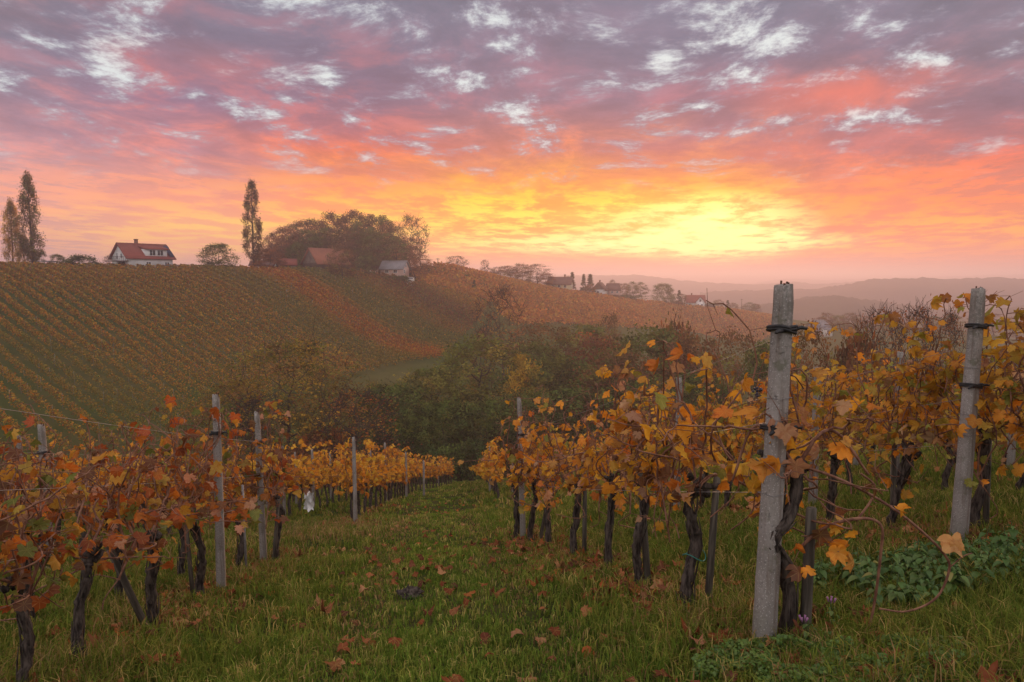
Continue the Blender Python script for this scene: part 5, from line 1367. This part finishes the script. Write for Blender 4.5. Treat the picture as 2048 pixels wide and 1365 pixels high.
def chickweed():
    rg = np.random.default_rng(29); n = 15000
    a = rg.random(n)*6.28; r = np.sqrt(rg.random(n))
    c = np.where((rg.random(n) < .7)[:, None], np.array(hit(1600, 1335)), np.array(hit(1720, 1350)))
    P = c + np.column_stack([np.cos(a)*r*.48, np.sin(a)*r*.30])
    keep = vnoise(P[:,0], P[:,1], .45, 60) > -.25; P = P[keep]; n = len(P)
    z = height(P[:,0], P[:,1]) + .015 + .075*rg.random(n)*(1 + .5*vnoise(P[:,0], P[:,1], .3, 61))
    V, Q = leaf_quads(np.column_stack([P, z]), .019, rg, 1.2, .8)
    cols = mixpal([(.10,.17,.026),(.075,.14,.024),(.13,.19,.035)], [3,2,1], n, rg, .25)
    o = link('chickweed', np_mesh('chickweed', V, Q, False, np.repeat(cols, 4, 0)), None, M['nettle']); tag(o, 'mat of small bright green weeds round the foot of the tall post', 'weeds', kind='stuff')
chickweed()
# --- nettles
OV = np.array([(0,0),(.20,.10),(.30,.30),(.26,.55),(.13,.82),(0,1.0),(-.13,.82),(-.26,.55),(-.30,.30),(-.20,.10)])
def nettle_parts(seed, H, pink=False):
    rg = np.random.default_rng(seed); st = MB(); b = np.array([rg.normal()*.05, rg.normal()*.05, H])
    p = smoothpath([(0,0,-.05), b*.5 + rg.normal(size=3)*.015, b], 10); st.tube(p, np.linspace(.004,.002,10), 5)
    Vs, Ts, n0 = [], [], 0; k = 6
    for j in range(k):
        c = p[3 + j] if 3 + j < 10 else p[-1]; s = (.085 - .006*abs(j-2)) * (1 if j < k-1 else .5) * (1 if not pink else .4)
        for q in range(2 if j < k-1 else 4):
            a = j*1.57 + q*(math.pi if j < k-1 else 1.57) + rg.normal()*.25
            d = np.array([math.cos(a), math.sin(a), -.25 + .1*rg.normal()]); d /= np.linalg.norm(d); sd_ = np.array([-math.sin(a), math.cos(a), 0]); nn = np.cross(sd_, d)
            L = s*(.8+.4*rg.random())
            o = OV; V = c + d*.015 + L*(o[:, 1:]*d + o[:, :1]*sd_*1.15) + L*nn*((np.abs(o[:, :1])*.45) - .35*o[:, 1:]**2) * -1*np.sign(nn[2])*-1
            V = np.vstack([V, c + d*.015 + L*(.45*d) - L*.06*np.array([0,0,1])])
            Vs.append(V); Ts += [(n0+i, n0+(i+1) % 10, n0+10) for i in range(10)]; n0 += 11
    cols = np.repeat(mixpal([(.085,.150,.030),(.065,.125,.026),(.12,.17,.04),(.22,.19,.05)], [2,2,1,.25], n0//11, rg, .2), 11, 0)
    lm = np_mesh('nettle_leaves', np.vstack(Vs), np.array(Ts), True, cols); sm = st.mesh('nettle_stem', True)
    sm.materials.append(M['green_stem']); lm.materials.append(M['nettle']); return sm, lm
M['green_stem'] = simple('green_stem', (.05,.09,.03), (.07,.11,.04), 30, .7); M['pink_petal'] = simple('pink_petal', (.26,.11,.22), (.32,.15,.27), 30, .7)
NP = [nettle_parts(500 + i, .20 + .02*i) for i in range(6)]
rg = np.random.default_rng(31)
for (cx, cy, rx, ry, n) in [(2.95, 4.30, 1.05, .34, 110), (2.35, 3.80, .34, .16, 18), (3.2, 3.95, .5, .25, 28)]:
    for i in range(n):
        a = rg.random()*6.28; r = math.sqrt(rg.random()); x, y = cx + math.cos(a)*r*rx, cy + math.sin(a)*r*ry
        s = empty('nettle', (x, y, hz(x, y)), rg.random()*6.28, .55 + .45*rg.random()); tag(s, 'leafy green nettle in the dense patch below the second concrete post', 'nettle', 'nettles in the patch on the right')
        a_, b_ = NP[rg.integers(0, 6)]; link('stem', a_, s); link('leaves', b_, s)
ND = [nettle_parts(520 + i, .16 + .02*i, True) for i in range(3)]
for i, (u, v) in enumerate([(1604,1300),(1660,1262)]):
    x, y = hit(u, v); s = empty('dead_nettle', (x, y, hz(x, y)), rg.random()*6.28, 1.0); tag(s, 'small pink-flowered weed in the grass right of the tall post', 'weed', 'pink-flowered weeds by the tall post')
    a_, b_ = ND[i % 3]; link('stem', a_, s); link('leaves', b_, s)
    m_ = MB()
    for k in range(4): m_.tube([(.012*math.cos(k*1.6), .012*math.sin(k*1.6), .15 + .02*(i % 3)), (.02*math.cos(k*1.6), .02*math.sin(k*1.6), .175 + .02*(i % 3))], [.003,.006], 5)
    m_.build('flowers', M['pink_petal'], s)
# --- dark clod of earth on the lane
x, y = hit(820, 1192); rg = np.random.default_rng(3)
th, ph = np.meshgrid(np.linspace(0, 2*math.pi, 16, endpoint=False), np.linspace(.05, math.pi/2 + .3, 9)); rr = 1 + .22*rg.normal(size=th.shape)
V = np.stack([.10*rr*np.sin(ph)*np.cos(th), .08*rr*np.sin(ph)*np.sin(th), .055*rr*np.cos(ph)], -1).reshape(-1, 3)
Q = [(i*16+j, i*16+(j+1) % 16, (i+1)*16+(j+1) % 16, (i+1)*16+j) for i in range(8) for j in range(16)]
o = link('earth_clod', np_mesh('earth_clod', V, [np.array(Q)[:, ::-1]], False), None, M['vine_bark']); o.location = (x, y, hz(x, y) + .03); tag(o, 'dark clod of earth lying in the middle of the lane', 'clod')
